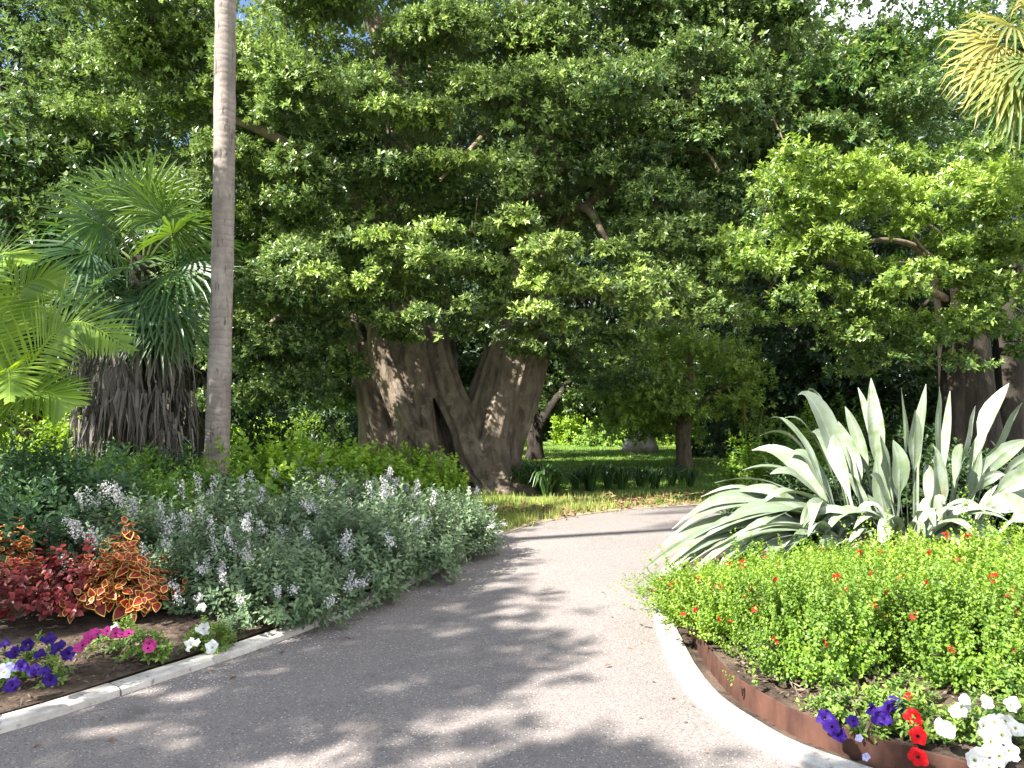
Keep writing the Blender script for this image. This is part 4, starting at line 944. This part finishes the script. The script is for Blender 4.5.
for i, ((x, y), s, lab) in enumerate(sage_places):
    k = i % 3; lab = lab or 'grey green bush with pale lilac spikes inside the mass away from the path kerb'
    if k not in used:
        used.add(k); o = protos[k]; o.location = (x, y, SZ - .06); o.scale = (s, s, s); o['label'] = lab
    else: o = copy_tree(protos[k], (x, y, SZ - .06), rng.normal(0, .5), s, lab)

for o in [o_ for o_ in COL.objects if o_.name.startswith('sage_bush') and (abs(o_.location.x + 2.3) < .01 or abs(o_.location.x + 3.2) < .01 or abs(o_.location.x + 1.68) < .01)]:
    l0 = np.array(o.location); s_ = o.scale[0]
    for j in range(13):
        d = rdir(1, .0)[0]; d = nrm(d + np.array([-.1, -.5, 0])); spike(o, l0 + [0, 0, .12] + d * np.array([.64, .62, .62]) * 1.0, d * .8 + np.array([0, 0, .6]) + rng.normal(0, .3, 3), rng.uniform(.10, .2))
# mixed green shrubs behind
GM = 'leafy green shrubs filling the back of the left bed'
gp = [shrub('leafy_shrub', 'x', (-30 + 3 * k, -26, 0), (.8, .75, .85), 520, .075, mt, L=.2, m=9, tint=tn, tpl=tp, group=GM, up=.6) for k, (mt, tn, tp) in enumerate([('cool_leaf', (0, 1), OVAL), ('herb_leaf', (0, .6), DIA), ('lime_leaf', (.0, .7), ROUND)])]
spots = [
    (-4.2, 5.9, 0, 1.05, 'dark blue green shrub at the left edge behind the red coleus'), (-5.0, 6.4, 0, 1.15, 'dark green shrub below the feather palm at the left edge'), (-4.1, 6.9, 0, 1.15, 'dark shrub between the feather palm and the lilac flowered bushes'),
    (-4.9, 7.6, 0, 1.2, 'dark shrub in front of the dead frond skirt, left of centre'), (-3.75, 7.4, 1, .98, 'mid green shrub in front of the fan palm skirt with lighter tips'), (-4.3, 8.3, 1, 1.1, 'mid green shrub at the foot of the fan palm skirt'),
    (-3.3, 8.0, 1, .95, 'mid green shrub in front of the slim palm trunk'), (-2.95, 8.7, 2, 1.15, 'bright lime shrub just right of the slim palm trunk'), (-2.45, 9.3, 2, 1.12, 'lime green shrub behind the bright lime shrub'), (-3.6, 9.4, 1, 1.1, 'mid green shrub behind the slim palm trunk'),
    (-1.9, 9.9, 2, 1.0, 'lime shrub growing before the left column of the fig'), (-1.25, 10.2, 2, .95, 'lime shrub growing before the middle of the fig trunks'), (-2.9, 10.3, 1, 1.0, 'mid green shrub left of the lime shrubs before the fig'), (-.95, 9.7, 2, .68, 'small lime shrub at the path end of the bed'), (-4.6, 9.5, 0, 1.1, 'dark shrub under the right side of the fan palm skirt'),
    (-5.6, 7.6, 0, 1.2, 'dark shrub at the far left below the feather palm fronds')]
used = set()
for x, y, k, s, lab in spots:
    if k not in used: used.add(k); o = gp[k]; o.location = (x, y, SZ - .06); o.scale = (s, s, s); o['label'] = lab
    else: copy_tree(gp[k], (x, y, SZ - .06), rng.uniform(0, 6.28), s, lab)

# coleus: leaf blades with a rim of another colour
def rimmed(n=9):
    t = np.linspace(0, 1, n); w_ = .36 * np.sin(np.pi * t ** .75) ** .85; out = []; inn = []
    o = [(w_[i], t[i]) for i in range(n)] + [(-w_[i], t[i]) for i in range(n - 2, 0, -1)]
    o = np.array(o); c = np.array([0, .47]); inn = c + (o - c) * np.array([.80, .85]); z = lambda q: .18 * np.abs(q[:, 0]) - .22 * q[:, 1] ** 2
    V = np.vstack([np.c_[o, z(o)], np.c_[inn, z(inn)], [[0, .47, -.05]]]); m = len(o); F = []; mt = []
    for i in range(m):
        j = (i + 1) % m; F.append((i, j, m + j, m + i)); mt.append(1); F.append((m + i, m + j, 2 * m, 2 * m)); mt.append(0)
    return V, np.array(F), np.array(mt)


RIM = rimmed()


def coleus(label, base, r, n, size, mats, tint):
    t = thing('coleus', label, 'plant', base); base = np.asarray(base, float); mb = MB(); tris = MB()
    d = rdir(n, .0); q = rng.uniform(.55, 1.05, (n, 1)); P = base + [0, 0, .1] + d * q * np.array(r); A = nrm(d + [0, -.2, .55] + rng.normal(0, .2, d.shape)); m = 6
    U, W = basis(A)
    for j in range(m):
        az = rng.uniform(0, 6.28, n) if j == 0 else az + np.pi + (np.pi / 2 if j % 2 == 0 else 0)
        rad = np.cos(az)[:, None] * U + np.sin(az)[:, None] * W; tl = 1.35 - .12 * j
        D = nrm(math.cos(tl) * A + math.sin(tl) * rad + [0, 0, -.3] + rng.normal(0, .12, A.shape)); Q = P - A * (.10 - .02 * j)
        N = A + [0, 0, .3] + rng.normal(0, .15, A.shape); S = size * rng.uniform(.7, 1.1, n) * (1.1 - .09 * j)
        V, F = place(RIM[0], RIM[1], Q, D, N, S); ti = np.repeat(np.clip(rng.uniform(*tint, n), 0, 1), len(RIM[1])); mb.add(V, F, ti, np.tile(RIM[2], n))
    for Fi in range(len(mb.F)):  # split the padded triangles off
        pass
    mb2 = MB(); mb2.n = mb.n; mb2.V = mb.V
    for Fm, T_, M_ in zip(mb.F, mb.T, mb.M):
        q4 = Fm[:, 2] != Fm[:, 3]
        mb2.F += [Fm[q4], Fm[~q4][:, :3]]; mb2.T += [T_[q4], T_[~q4]]; mb2.M += [M_[q4], M_[~q4]]
    mb2.build('foliage', mats, t)
    s_ = MB()
    for i in range(14):
        p = P[rng.integers(n)]; s_.add(*tube([base, (base + p) / 2 + rng.normal(0, .03, 3), p], [.012, .009, .006], 5))
    s_.build('stems', M['twig'], t); return t


RED = [M['coleus_red'], M['coleus_edge_red']]; ORA = [M['coleus_orange'], M['coleus_edge_yellow']]
coleus('deep red coleus with many small leaves at the left edge', (-3.35, 5.1, SZ), (.36, .34, .42), 130, .058, RED, (0, .8))
coleus('deep red coleus between the left edge plant and the orange one', (-2.98, 5.15, SZ), (.34, .3, .42), 130, .060, RED, (.1, 1))
coleus('orange red coleus with broad yellow edged leaves', (-2.74, 5.25, SZ), (.42, .34, .38), 100, .098, ORA, (0, 1))
coleus('tall stray coleus shoot with yellow rimmed leaves above the orange coleus', (-2.85, 5.55, SZ + .28), (.10, .1, .2), 9, .10, ORA, (0, .7))
coleus('low yellow and red coleus at the left edge behind the deep red ones', (-3.75, 5.5, SZ), (.34, .3, .5), 60, .09, ORA, (.6, 1))


# petunias
def bloom(parent, p, A, r, mats, ruff=.2):
    A = nrm(np.asarray(A, float)); U, W = basis(A[None]); U, W = U[0], W[0]; k = 30; a = np.linspace(0, 2 * np.pi, k, endpoint=False); ph = rng.uniform(0, 6.28)
    lob = 1 - .16 * np.abs(np.cos(2.5 * a + ph)) ** 3; mb = MB(); ring = lambda rr, z: p + (np.cos(a)[:, None] * U + np.sin(a)[:, None] * W) * (rr * r)[:, None] + A * (z * r)[:, None]
    one = np.ones(k); V = np.vstack([ring(lob * (1 + .08 * np.sin(2 * a + ph * 2)), .10 + ruff * np.sin(5 * a + ph) * .9 + ruff * .6 * np.sin(11 * a + 2 * ph) + .22 * np.sin(2 * a + ph)), ring(lob * .6, .14 * one), ring(.2 * one, -.1 * one), ring(.1 * one, -.7 * one)])
    for q in range(3): mb.add(V, [(q * k + i, q * k + (i + 1) % k, (q + 1) * k + (i + 1) % k, (q + 1) * k + i) for i in range(k)], rng.uniform(.3, 1), 0 if q < 2 else 1)
    return mb.build('bloom', mats, parent, True)


def petunia(label, base, r, blooms, colour, throat='throat', n=90, br_=.035, nm='petunia'):
    t = shrub(nm, label, base, r, n, .035, 'petunia_leaf', 'flower plant', L=.05, m=7, tpl=OVAL, tint=(0, 1), stem_n=5, zbase=.03)
    for p in blooms:
        p = np.asarray(p, float); A = nrm(np.array([0, -1., .75]) + (p - np.asarray(base)) * 1.5 + rng.normal(0, .5, 3)); bloom(t, p, A, br_ * rng.uniform(.62, 1.0), [M['petal_' + colour], M[throat]])
    return t


def atz(x, y, z):
    a = at(x, y, 1.0) - np.array([0, 0, CAMZ]); return np.array([0, 0, CAMZ]) + a * ((z - CAMZ) / a[2])


def pb(lst, z, ref=None):
    ys = [q[1] for q in lst]; lo, hi = min(ys), max(ys)
    return [atz(x, y, z + .10 * (hi - y) / max(hi - lo, 25) + rng.normal(0, .012)) for x, y in lst]


petunia('purple petunia clump on the bare soil at the left edge of the bed', (-2.72, 4.18, .08), (.30, .2, .17), pb([(4, 645), (14, 652), (27, 645), (40, 655), (48, 640), (58, 648), (68, 654), (22, 666), (34, 670), (50, 680), (12, 685), (44, 672)], .2), 'purple', br_=.05, n=130)
petunia('pale blue petunia at the left edge between the purple ones', (-2.8, 4.05, .1), (.1, .1, .1), pb([(3, 672), (10, 668)], .22), 'paleblue', 'throat_pale', 40, .05)
petunia('pink petunia clump between the purple petunias and the bare soil', (-2.32, 4.6, .08), (.26, .15, .15), pb([(75, 649), (82, 645), (90, 637), (97, 634), (107, 631), (115, 633), (122, 634), (129, 633)], .22), 'pink', br_=.045)
petunia('magenta petunia with one bloom right of the pink clump', (-2.12, 4.5, .08), (.09, .08, .1), pb([(148, 648), (150, 644)], .2), 'pink', 'throat', 40, .042)
petunia('small white petunia under the grey green bushes by the kerb', (-1.9, 4.75, .06), (.17, .13, .17), pb([(196, 643), (203, 628), (212, 647), (190, 645), (205, 632), (201, 608)], .16), 'white', 'throat_pale', br_=.042)
petunia('small white flower behind the pink petunia clump', (-2.45, 4.75, .1), (.08, .08, .14), pb([(116, 627)], .28), 'white', 'throat_pale', 30)

# ------------------------------------------------------------------ right bed planting
BZ = .22
def leafpart(parent, *a, **k):
    mb = MB(); paddle(mb, *a, **k); return mb.build('leaf', [M['silver_leaf']], parent, True)


# upright plant: paddle leaves on long stalks
uc = at(925, 560, 6.7); uc[2] = BZ
up_ = thing('paddle_leaf_plant', 'tall silver grey plant with upright paddle leaves on long stalks', 'plant', uc)
for (bx, tx, ty, dd, wd, pet, bow) in [
    (900, 871, 378, -.1, .075, .42, 0), (893, 858, 383, .1, .05, .45, 0), (908, 901, 384, .25, .085, .45, 0), (925, 926, 381, .2, .065, .42, .0), (933, 939, 380, -.2, .06, .38, .0), (940, 950, 386, .0, .04, .4, 0),
    (960, 1009, 383, -.1, .085, .5, .1), (965, 1022, 402, .1, .06, .5, .1), (912, 915, 410, -.3, .075, .5, 0), (885, 868, 408, .3, .06, .4, 0), (945, 963, 440, -.35, .05, .4, .1), (897, 893, 440, -.25, .09, .4, 0),
    (950, 990, 420, .35, .06, .45, .1), (920, 935, 450, -.4, .10, .35, 0), (962, 1030, 440, -.1, .085, .45, .2), (968, 1045, 455, -.2, .08, .45, .25), (960, 1050, 480, -.35, .09, .4, .25), (970, 1060, 500, -.3, .10, .4, .3), (955, 1005, 470, -.3, .06, .5, .1),
    (880, 838, 420, .2, .075, .4, .1), (885, 845, 400, .4, .06, .4, .1), (950, 975, 400, .4, .05, .5, 0), (905, 880, 430, -.1, .07, .4, 0), (935, 945, 500, -.6, .1, .2, .1), (975, 1075, 540, -.3, .1, .35, .3), (965, 1040, 520, -.5, .09, .35, .25), (900, 870, 470, -.4, .08, .3, .1), (950, 1020, 560, -.6, .07, .3, .3)]:
    b_ = at(bx + rng.normal(0, 6), 560, 6.7 + dd * .6); b_[2] = BZ + .02; tp = at(tx, ty, 6.7 + dd); c_ = (b_ + tp) / 2 + np.array([(b_[0] - tp[0]) * .25, 0, .12 + bow * 1.6])
    ra = rng.uniform(-1.25, 1.1); nh = nrm(np.array([math.sin(ra) - .15, -math.cos(ra), .25]))
    leafpart(up_, b_, c_ + rng.normal(0, .07, 3), tp, wd * .95, pet + .06, tint=rng.uniform(0, 1), nhint=nh, fold=rng.uniform(.15, .5), n=16, wav=.012)
for i in range(20):
    bx = rng.uniform(875, 985); tx = bx + (bx - 928) * rng.uniform(.4, 1.6) + rng.normal(0, 12); ty = rng.uniform(430, 530); dd = rng.uniform(-.5, .4); b_ = at(bx, 560, 6.7 + dd * .6); b_[2] = BZ + .02; tp = at(tx, ty, 6.7 + dd)
    c_ = (b_ + tp) / 2 + np.array([0, 0, .15]) + rng.normal(0, .06, 3); ra = rng.uniform(-1.2, 1.2); leafpart(up_, b_, c_, tp, rng.uniform(.035, .065), .4, tint=rng.uniform(0, .8), nhint=nrm(np.array([math.sin(ra), -math.cos(ra), .4])), fold=rng.uniform(.15, .6), n=14, wav=.012)
# leaning plant: long leaves arching left over the path
lc = at(858, 560, 6.9); lc[2] = BZ
lp_ = thing('paddle_leaf_plant', 'silver grey plant with long blades arching left over the path edge', 'plant', lc)
for (tx, ty, d, wd, bow) in [
    (642, 566, 6.1, .06, .55), (650, 556, 6.3, .07, .55), (662, 538, 6.4, .07, .5), (655, 575, 5.9, .06, .5), (690, 505, 6.7, .07, .35), (701, 490, 6.9, .07, .3), (672, 520, 6.5, .07, .45), (715, 478, 7.1, .07, .25),
    (742, 468, 7.2, .075, .22), (752, 448, 7.3, .08, .2), (771, 417, 7.3, .08, .15), (785, 412, 7.2, .085, .12), (798, 393, 7.2, .085, .1), (808, 390, 7.4, .08, .1), (760, 432, 7.4, .07, .2), (735, 490, 6.8, .085, .3),
    (700, 540, 6.2, .08, .45), (720, 520, 6.3, .09, .4), (690, 560, 6.0, .08, .45), (730, 545, 6.0, .08, .4), (715, 565, 5.8, .07, .45), (760, 500, 6.5, .09, .3), (770, 470, 6.9, .09, .25), (680, 545, 6.2, .07, .5), (745, 575, 5.7, .06, .4), (675, 580, 5.8, .06, .5), (770, 560, 5.9, .09, .35), (800, 520, 6.3, .10, .25), (790, 450, 7.1, .08, .2), (812, 430, 7.3, .08, .15), (700, 585, 5.7, .05, .45), (820, 550, 6.1, .09, .2), (660, 590, 5.75, .05, .5), (725, 500, 6.9, .06, .35), (640, 585, 5.9, .04, .5)]:
    b_ = lc + np.array([rng.normal(0, .12) - .1, rng.normal(0, .15), 0]); tp = at(tx, ty, d); hor = np.linalg.norm((tp - b_)[:2]); c_ = b_ * .55 + tp * .45; c_[2] = max(b_[2], tp[2]) + bow * hor * .62
    leafpart(lp_, b_, c_ + rng.normal(0, .06, 3), tp, wd * 1.05 * rng.uniform(.8, 1.15), .28, tint=rng.uniform(0, 1), nhint=nrm(np.array([rng.normal(-.1, .45), rng.normal(-.45, .4), .9])), fold=rng.uniform(.1, .6), n=16, wav=.012)
for i in range(26):
    tx = rng.uniform(650, 830); ty = 600 - (tx - 640) * .35 + rng.normal(0, 22); d = rng.uniform(5.75, 6.6); b_ = lc + np.array([rng.normal(0, .15) - .15, rng.normal(0, .2), 0]); tp = at(tx, min(ty, 600), d); hor = np.linalg.norm((tp - b_)[:2]); c_ = b_ * .5 + tp * .5; c_[2] = max(b_[2], tp[2]) + rng.uniform(.25, .5) * hor * .6
    leafpart(lp_, b_, c_, tp, rng.uniform(.045, .08), .3, tint=rng.uniform(0, .8), nhint=nrm(np.array([rng.normal(-.1, .5), rng.normal(-.45, .4), .9])), fold=rng.uniform(.1, .5), n=14, wav=.012)
# short inner blades of a third plant in front, with dry old leaves
ic = at(905, 572, 6.3); ic[2] = BZ
ip_ = thing('paddle_leaf_plant', 'short silver plant with dry pinkish leaf bases between the two larger ones', 'plant', ic)
for i in range(34):
    a = rng.uniform(2.6, 6.8); l = rng.uniform(.4, .95); d = np.array([math.cos(a), .6 * math.sin(a), 0]); tp = ic + d * l + [0, 0, rng.uniform(.1, .55)]
    leafpart(ip_, ic + d * .05, ic + d * l * .5 + [0, 0, rng.uniform(.5, .8)], tp, rng.uniform(.04, .075), .3, tint=rng.uniform(0, 1), nhint=(0, -.3, 1), fold=.3, n=12, wav=.01)
mb = MB()
for i in range(60):
    a = rng.uniform(0, 6.28); d = np.array([math.cos(a), math.sin(a) * .7 - .2, 0]); l = rng.uniform(.2, .6); s = ic + d * rng.uniform(0, .25); paddle(mb, s, s + d * l * .5 + [0, 0, rng.uniform(.2, .45)], s + d * l + [0, 0, rng.uniform(0, .25)], rng.uniform(.01, .025), .1, tint=rng.uniform(0, 1), n=7, wav=.01)
mb.build('dry_leaves', M['dry_leaf'], ip_, True)

GK = 'low dark shrubs added for shade behind the silver leaved plants'  # added dark foliage standing in for the trunk shade behind the silver stalks
kp = shrub('shade_filler_shrub', 'low dark shrub added to stand in for shade behind the stalks of the silver plants', (3.0, 8.0, BZ), (.6, .5, .62), 420, .08, 'dark_leaf', tint=(0, .6), group=GK)
for x, y, s_ in [(3.8, 8.2, 1.1), (4.6, 8.0, 1.15), (5.3, 7.8, 1.2), (6.0, 7.7, 1.2), (2.5, 7.7, .7), (4.2, 9.0, 1.1), (5.4, 8.9, 1.2)]: copy_tree(kp, (x, y, BZ), rng.uniform(0, 6.28), s_)
# round leaved plant at the foot of the arching one
rl = at(826, 590, 5.9); rl[2] = BZ
rp = thing('round_leaf_plant', 'dark plant with large round leaves under the arching silver blades', 'plant', rl); mb = MB()
for (x, y, s) in [(815, 578, .17), (836, 570, .18), (850, 590, .15), (800, 592, .13), (826, 598, .14), (842, 606, .12)]:
    p = at(x, y, 5.75); k = 18; a = np.linspace(0, 6.283, k, endpoint=False); Nn = nrm(np.array([-.4, -.7, .6]) + rng.normal(0, .2, 3)); U, W = basis(Nn[None]); ring = p + (np.cos(a)[:, None] * U[0] * .62 + np.sin(a)[:, None] * W[0] * .55) * s * (1 + .05 * np.sin(3 * a))[:, None] + Nn * (.03 * np.cos(2 * a))[:, None]
    mb.add(np.vstack([ring, [p - Nn * .015]]), [(i, (i + 1) % k, k) for i in range(k)], rng.uniform(.3, .9)); mb.add(*tube([rl, (rl + p) / 2 + [0, .03, .02], p], .007, 5), .5)
mb.build('leaves', M['cool_leaf'], rp, True)

# low lime salvias with tiny red flowers
GR = 'low lime green shrubs with tiny red flowers'
def redflowers(t, base, r, n):
    for i in range(n):
        d = rdir(1, .1)[0]; d = nrm(d + np.array([-.1, -.35, .1])); p = base + [0, 0, .1] + d * np.array(r) * 1.03; mb = MB(); k = 6
        Q = p + rng.normal(0, .006, (k, 3)); V, F = place(*ROUND, Q, nrm(rng.normal(0, 1, (k, 3)) + [0, -.5, .2]), nrm(rng.normal(0, 1, (k, 3))), rng.uniform(.012, .026, k)); mb.add(V, F, .5); mb.add(*tube([p - d * .06, p], .002, 4), .5, 1); mb.build('flower', [M['petal_smallred'], M['stem']], t)


sal = []
for k, r in enumerate([(.46, .42, .33), (.48, .42, .29), (.44, .46, .35)]):
    base = np.array([-30 + 3 * k, -32, 0.]); t = shrub('salvia_bush', 'x', base, r, 1900, .0215, 'salvia_leaf', 'shrub', L=.12, m=11, tint=[(0, .8), (.2, 1), (0, .5)][k], tpl=ROUND, group=GR, up=.7, stem_n=20, opposite=True, loose=.2)
    redflowers(t, base, r, [16, 9, 12][k]); sal.append(t)
places = [
    (1.38, 5.35, .95, 'lime shrub with tiny red flowers overhanging the left tip of the right bed'), (1.45, 4.72, .98, 'lime shrub with tiny red flowers above the bare curve of rust edging'), (1.64, 4.12, .92, 'shaded faced lime shrub with tiny red flowers above the purple petunias'),
    (2.05, 5.6, 1.0, 'lime shrub with tiny red flowers before the arching silver blades'), (2.40, 4.85, 1.1, 'lime shrub with tiny red flowers in the middle of the right bed'), (2.62, 5.75, 1.0, 'lime shrub with tiny red flowers before the round leaved plant'),
    (3.02, 4.1, 1.1, 'bright lime shrub with tiny red flowers behind the white petunias at the right edge'), (3.05, 5.0, 1.2, 'lime shrub with tiny red flowers before the short silver plant'), (3.3, 5.75, 1.0, 'lime shrub with tiny red flowers before the upright paddle leaves'),
    (3.75, 5.0, 1.2, 'lime shrub with tiny red flowers at the right edge below the paddle leaves'), (3.95, 5.8, 1.1, 'lime shrub with tiny red flowers at the right edge behind the others'), (2.40, 4.05, 1.0, 'lime shrub with tiny red flowers behind the red petunias'), (3.6, 4.2, 1.1, 'lime shrub with tiny red flowers just outside the lower right corner'), (2.75, 3.65, .8, 'small lime shrub with tiny red flowers right behind the white petunias')]
used = set()
for i, (x, y, s, lab) in enumerate(places):
    k = i % 3
    sz = s * (rng.uniform(1.0, 1.3) if y < 5.1 else rng.uniform(.62, .8))
    if k not in used: used.add(k); o = sal[k]; o.location = (x, y, BZ - .06); o.scale = (s, s, sz); o['label'] = lab
    else: copy_tree(sal[k], (x, y, BZ - .06), rng.uniform(-.9, .9), (s, s, sz), lab)

petunia('purple petunia trailing over the rust edging of the right bed', (1.62, 3.52, .16), (.26, .13, .10), pb([(826, 718), (832, 727), (853, 721), (872, 710), (880, 716), (888, 708), (895, 704), (885, 719), (838, 735)], .17), 'purple', 'throat', 130, .042)
petunia('pale mauve petunia bloom low against the rust edging', (1.58, 3.32, .14), (.1, .06, .06), pb([(859, 738), (866, 757)], .15), 'paleblue', 'throat_pale', 30, .026)
petunia('red petunia with three blooms one above another', (1.82, 3.28, .16), (.16, .1, .14), pb([(914, 717), (918, 736), (918, 757)], .16), 'red', 'throat', 90, .044)
petunia('small red bud plant above the red petunia', (1.88, 3.55, .2), (.09, .08, .13), pb([(908, 696)], .33), 'red', 'throat', 40, .02)
petunia('white petunia mass in the lower right corner', (2.15, 3.25, .16), (.28, .2, .16), pb([(955, 712), (963, 708), (942, 727), (948, 730), (985, 727), (995, 722), (1003, 735), (992, 742), (985, 752), (1000, 757), (975, 760), (1010, 752), (1016, 728), (1005, 722), (990, 765)], .22), 'white', 'throat_pale', 170, .04)
petunia('white petunia beyond the white mass at the right edge', (2.4, 3.55, .2), (.18, .12, .16), pb([(986, 702), (1012, 705), (965, 700)], .34), 'white', 'throat_pale', 60, .035)
petunia('green unflowered petunia spilling over the edging between the purple and red ones', (1.74, 3.42, .16), (.16, .1, .1), [], 'red', 'throat', 90)

# ------------------------------------------------------------------ trees outside the left of the frame that shade the near path
tree('shade_tree', 'broad leafy tree standing outside the left of the picture and shading the path', (-9.6, -.9, 0), 8, (-9.2, .1, 6.6), (3.0, 2.6, 1.7), 46, 46, .16, M['fig_leaf'], M['fig_bark'], .3)
tree('shade_tree', 'leafy tree standing outside the left of the picture and shading the palms', (-8.3, 5.0, 0), 10, (-7.8, 5.4, 6.3), (1.9, 1.9, 1.7), 34, 42, .16, M['fig_leaf'], M['fig_bark'], .26)
tree('shade_tree', 'leafy tree behind the viewer casting dappled shade on the near path', (-5.6, -3.6, 0), 8, (-5.1, -3.0, 6.4), (2.6, 1.7, 1.5), 22, 40, .16, M['fig_leaf'], M['fig_bark'], .28)
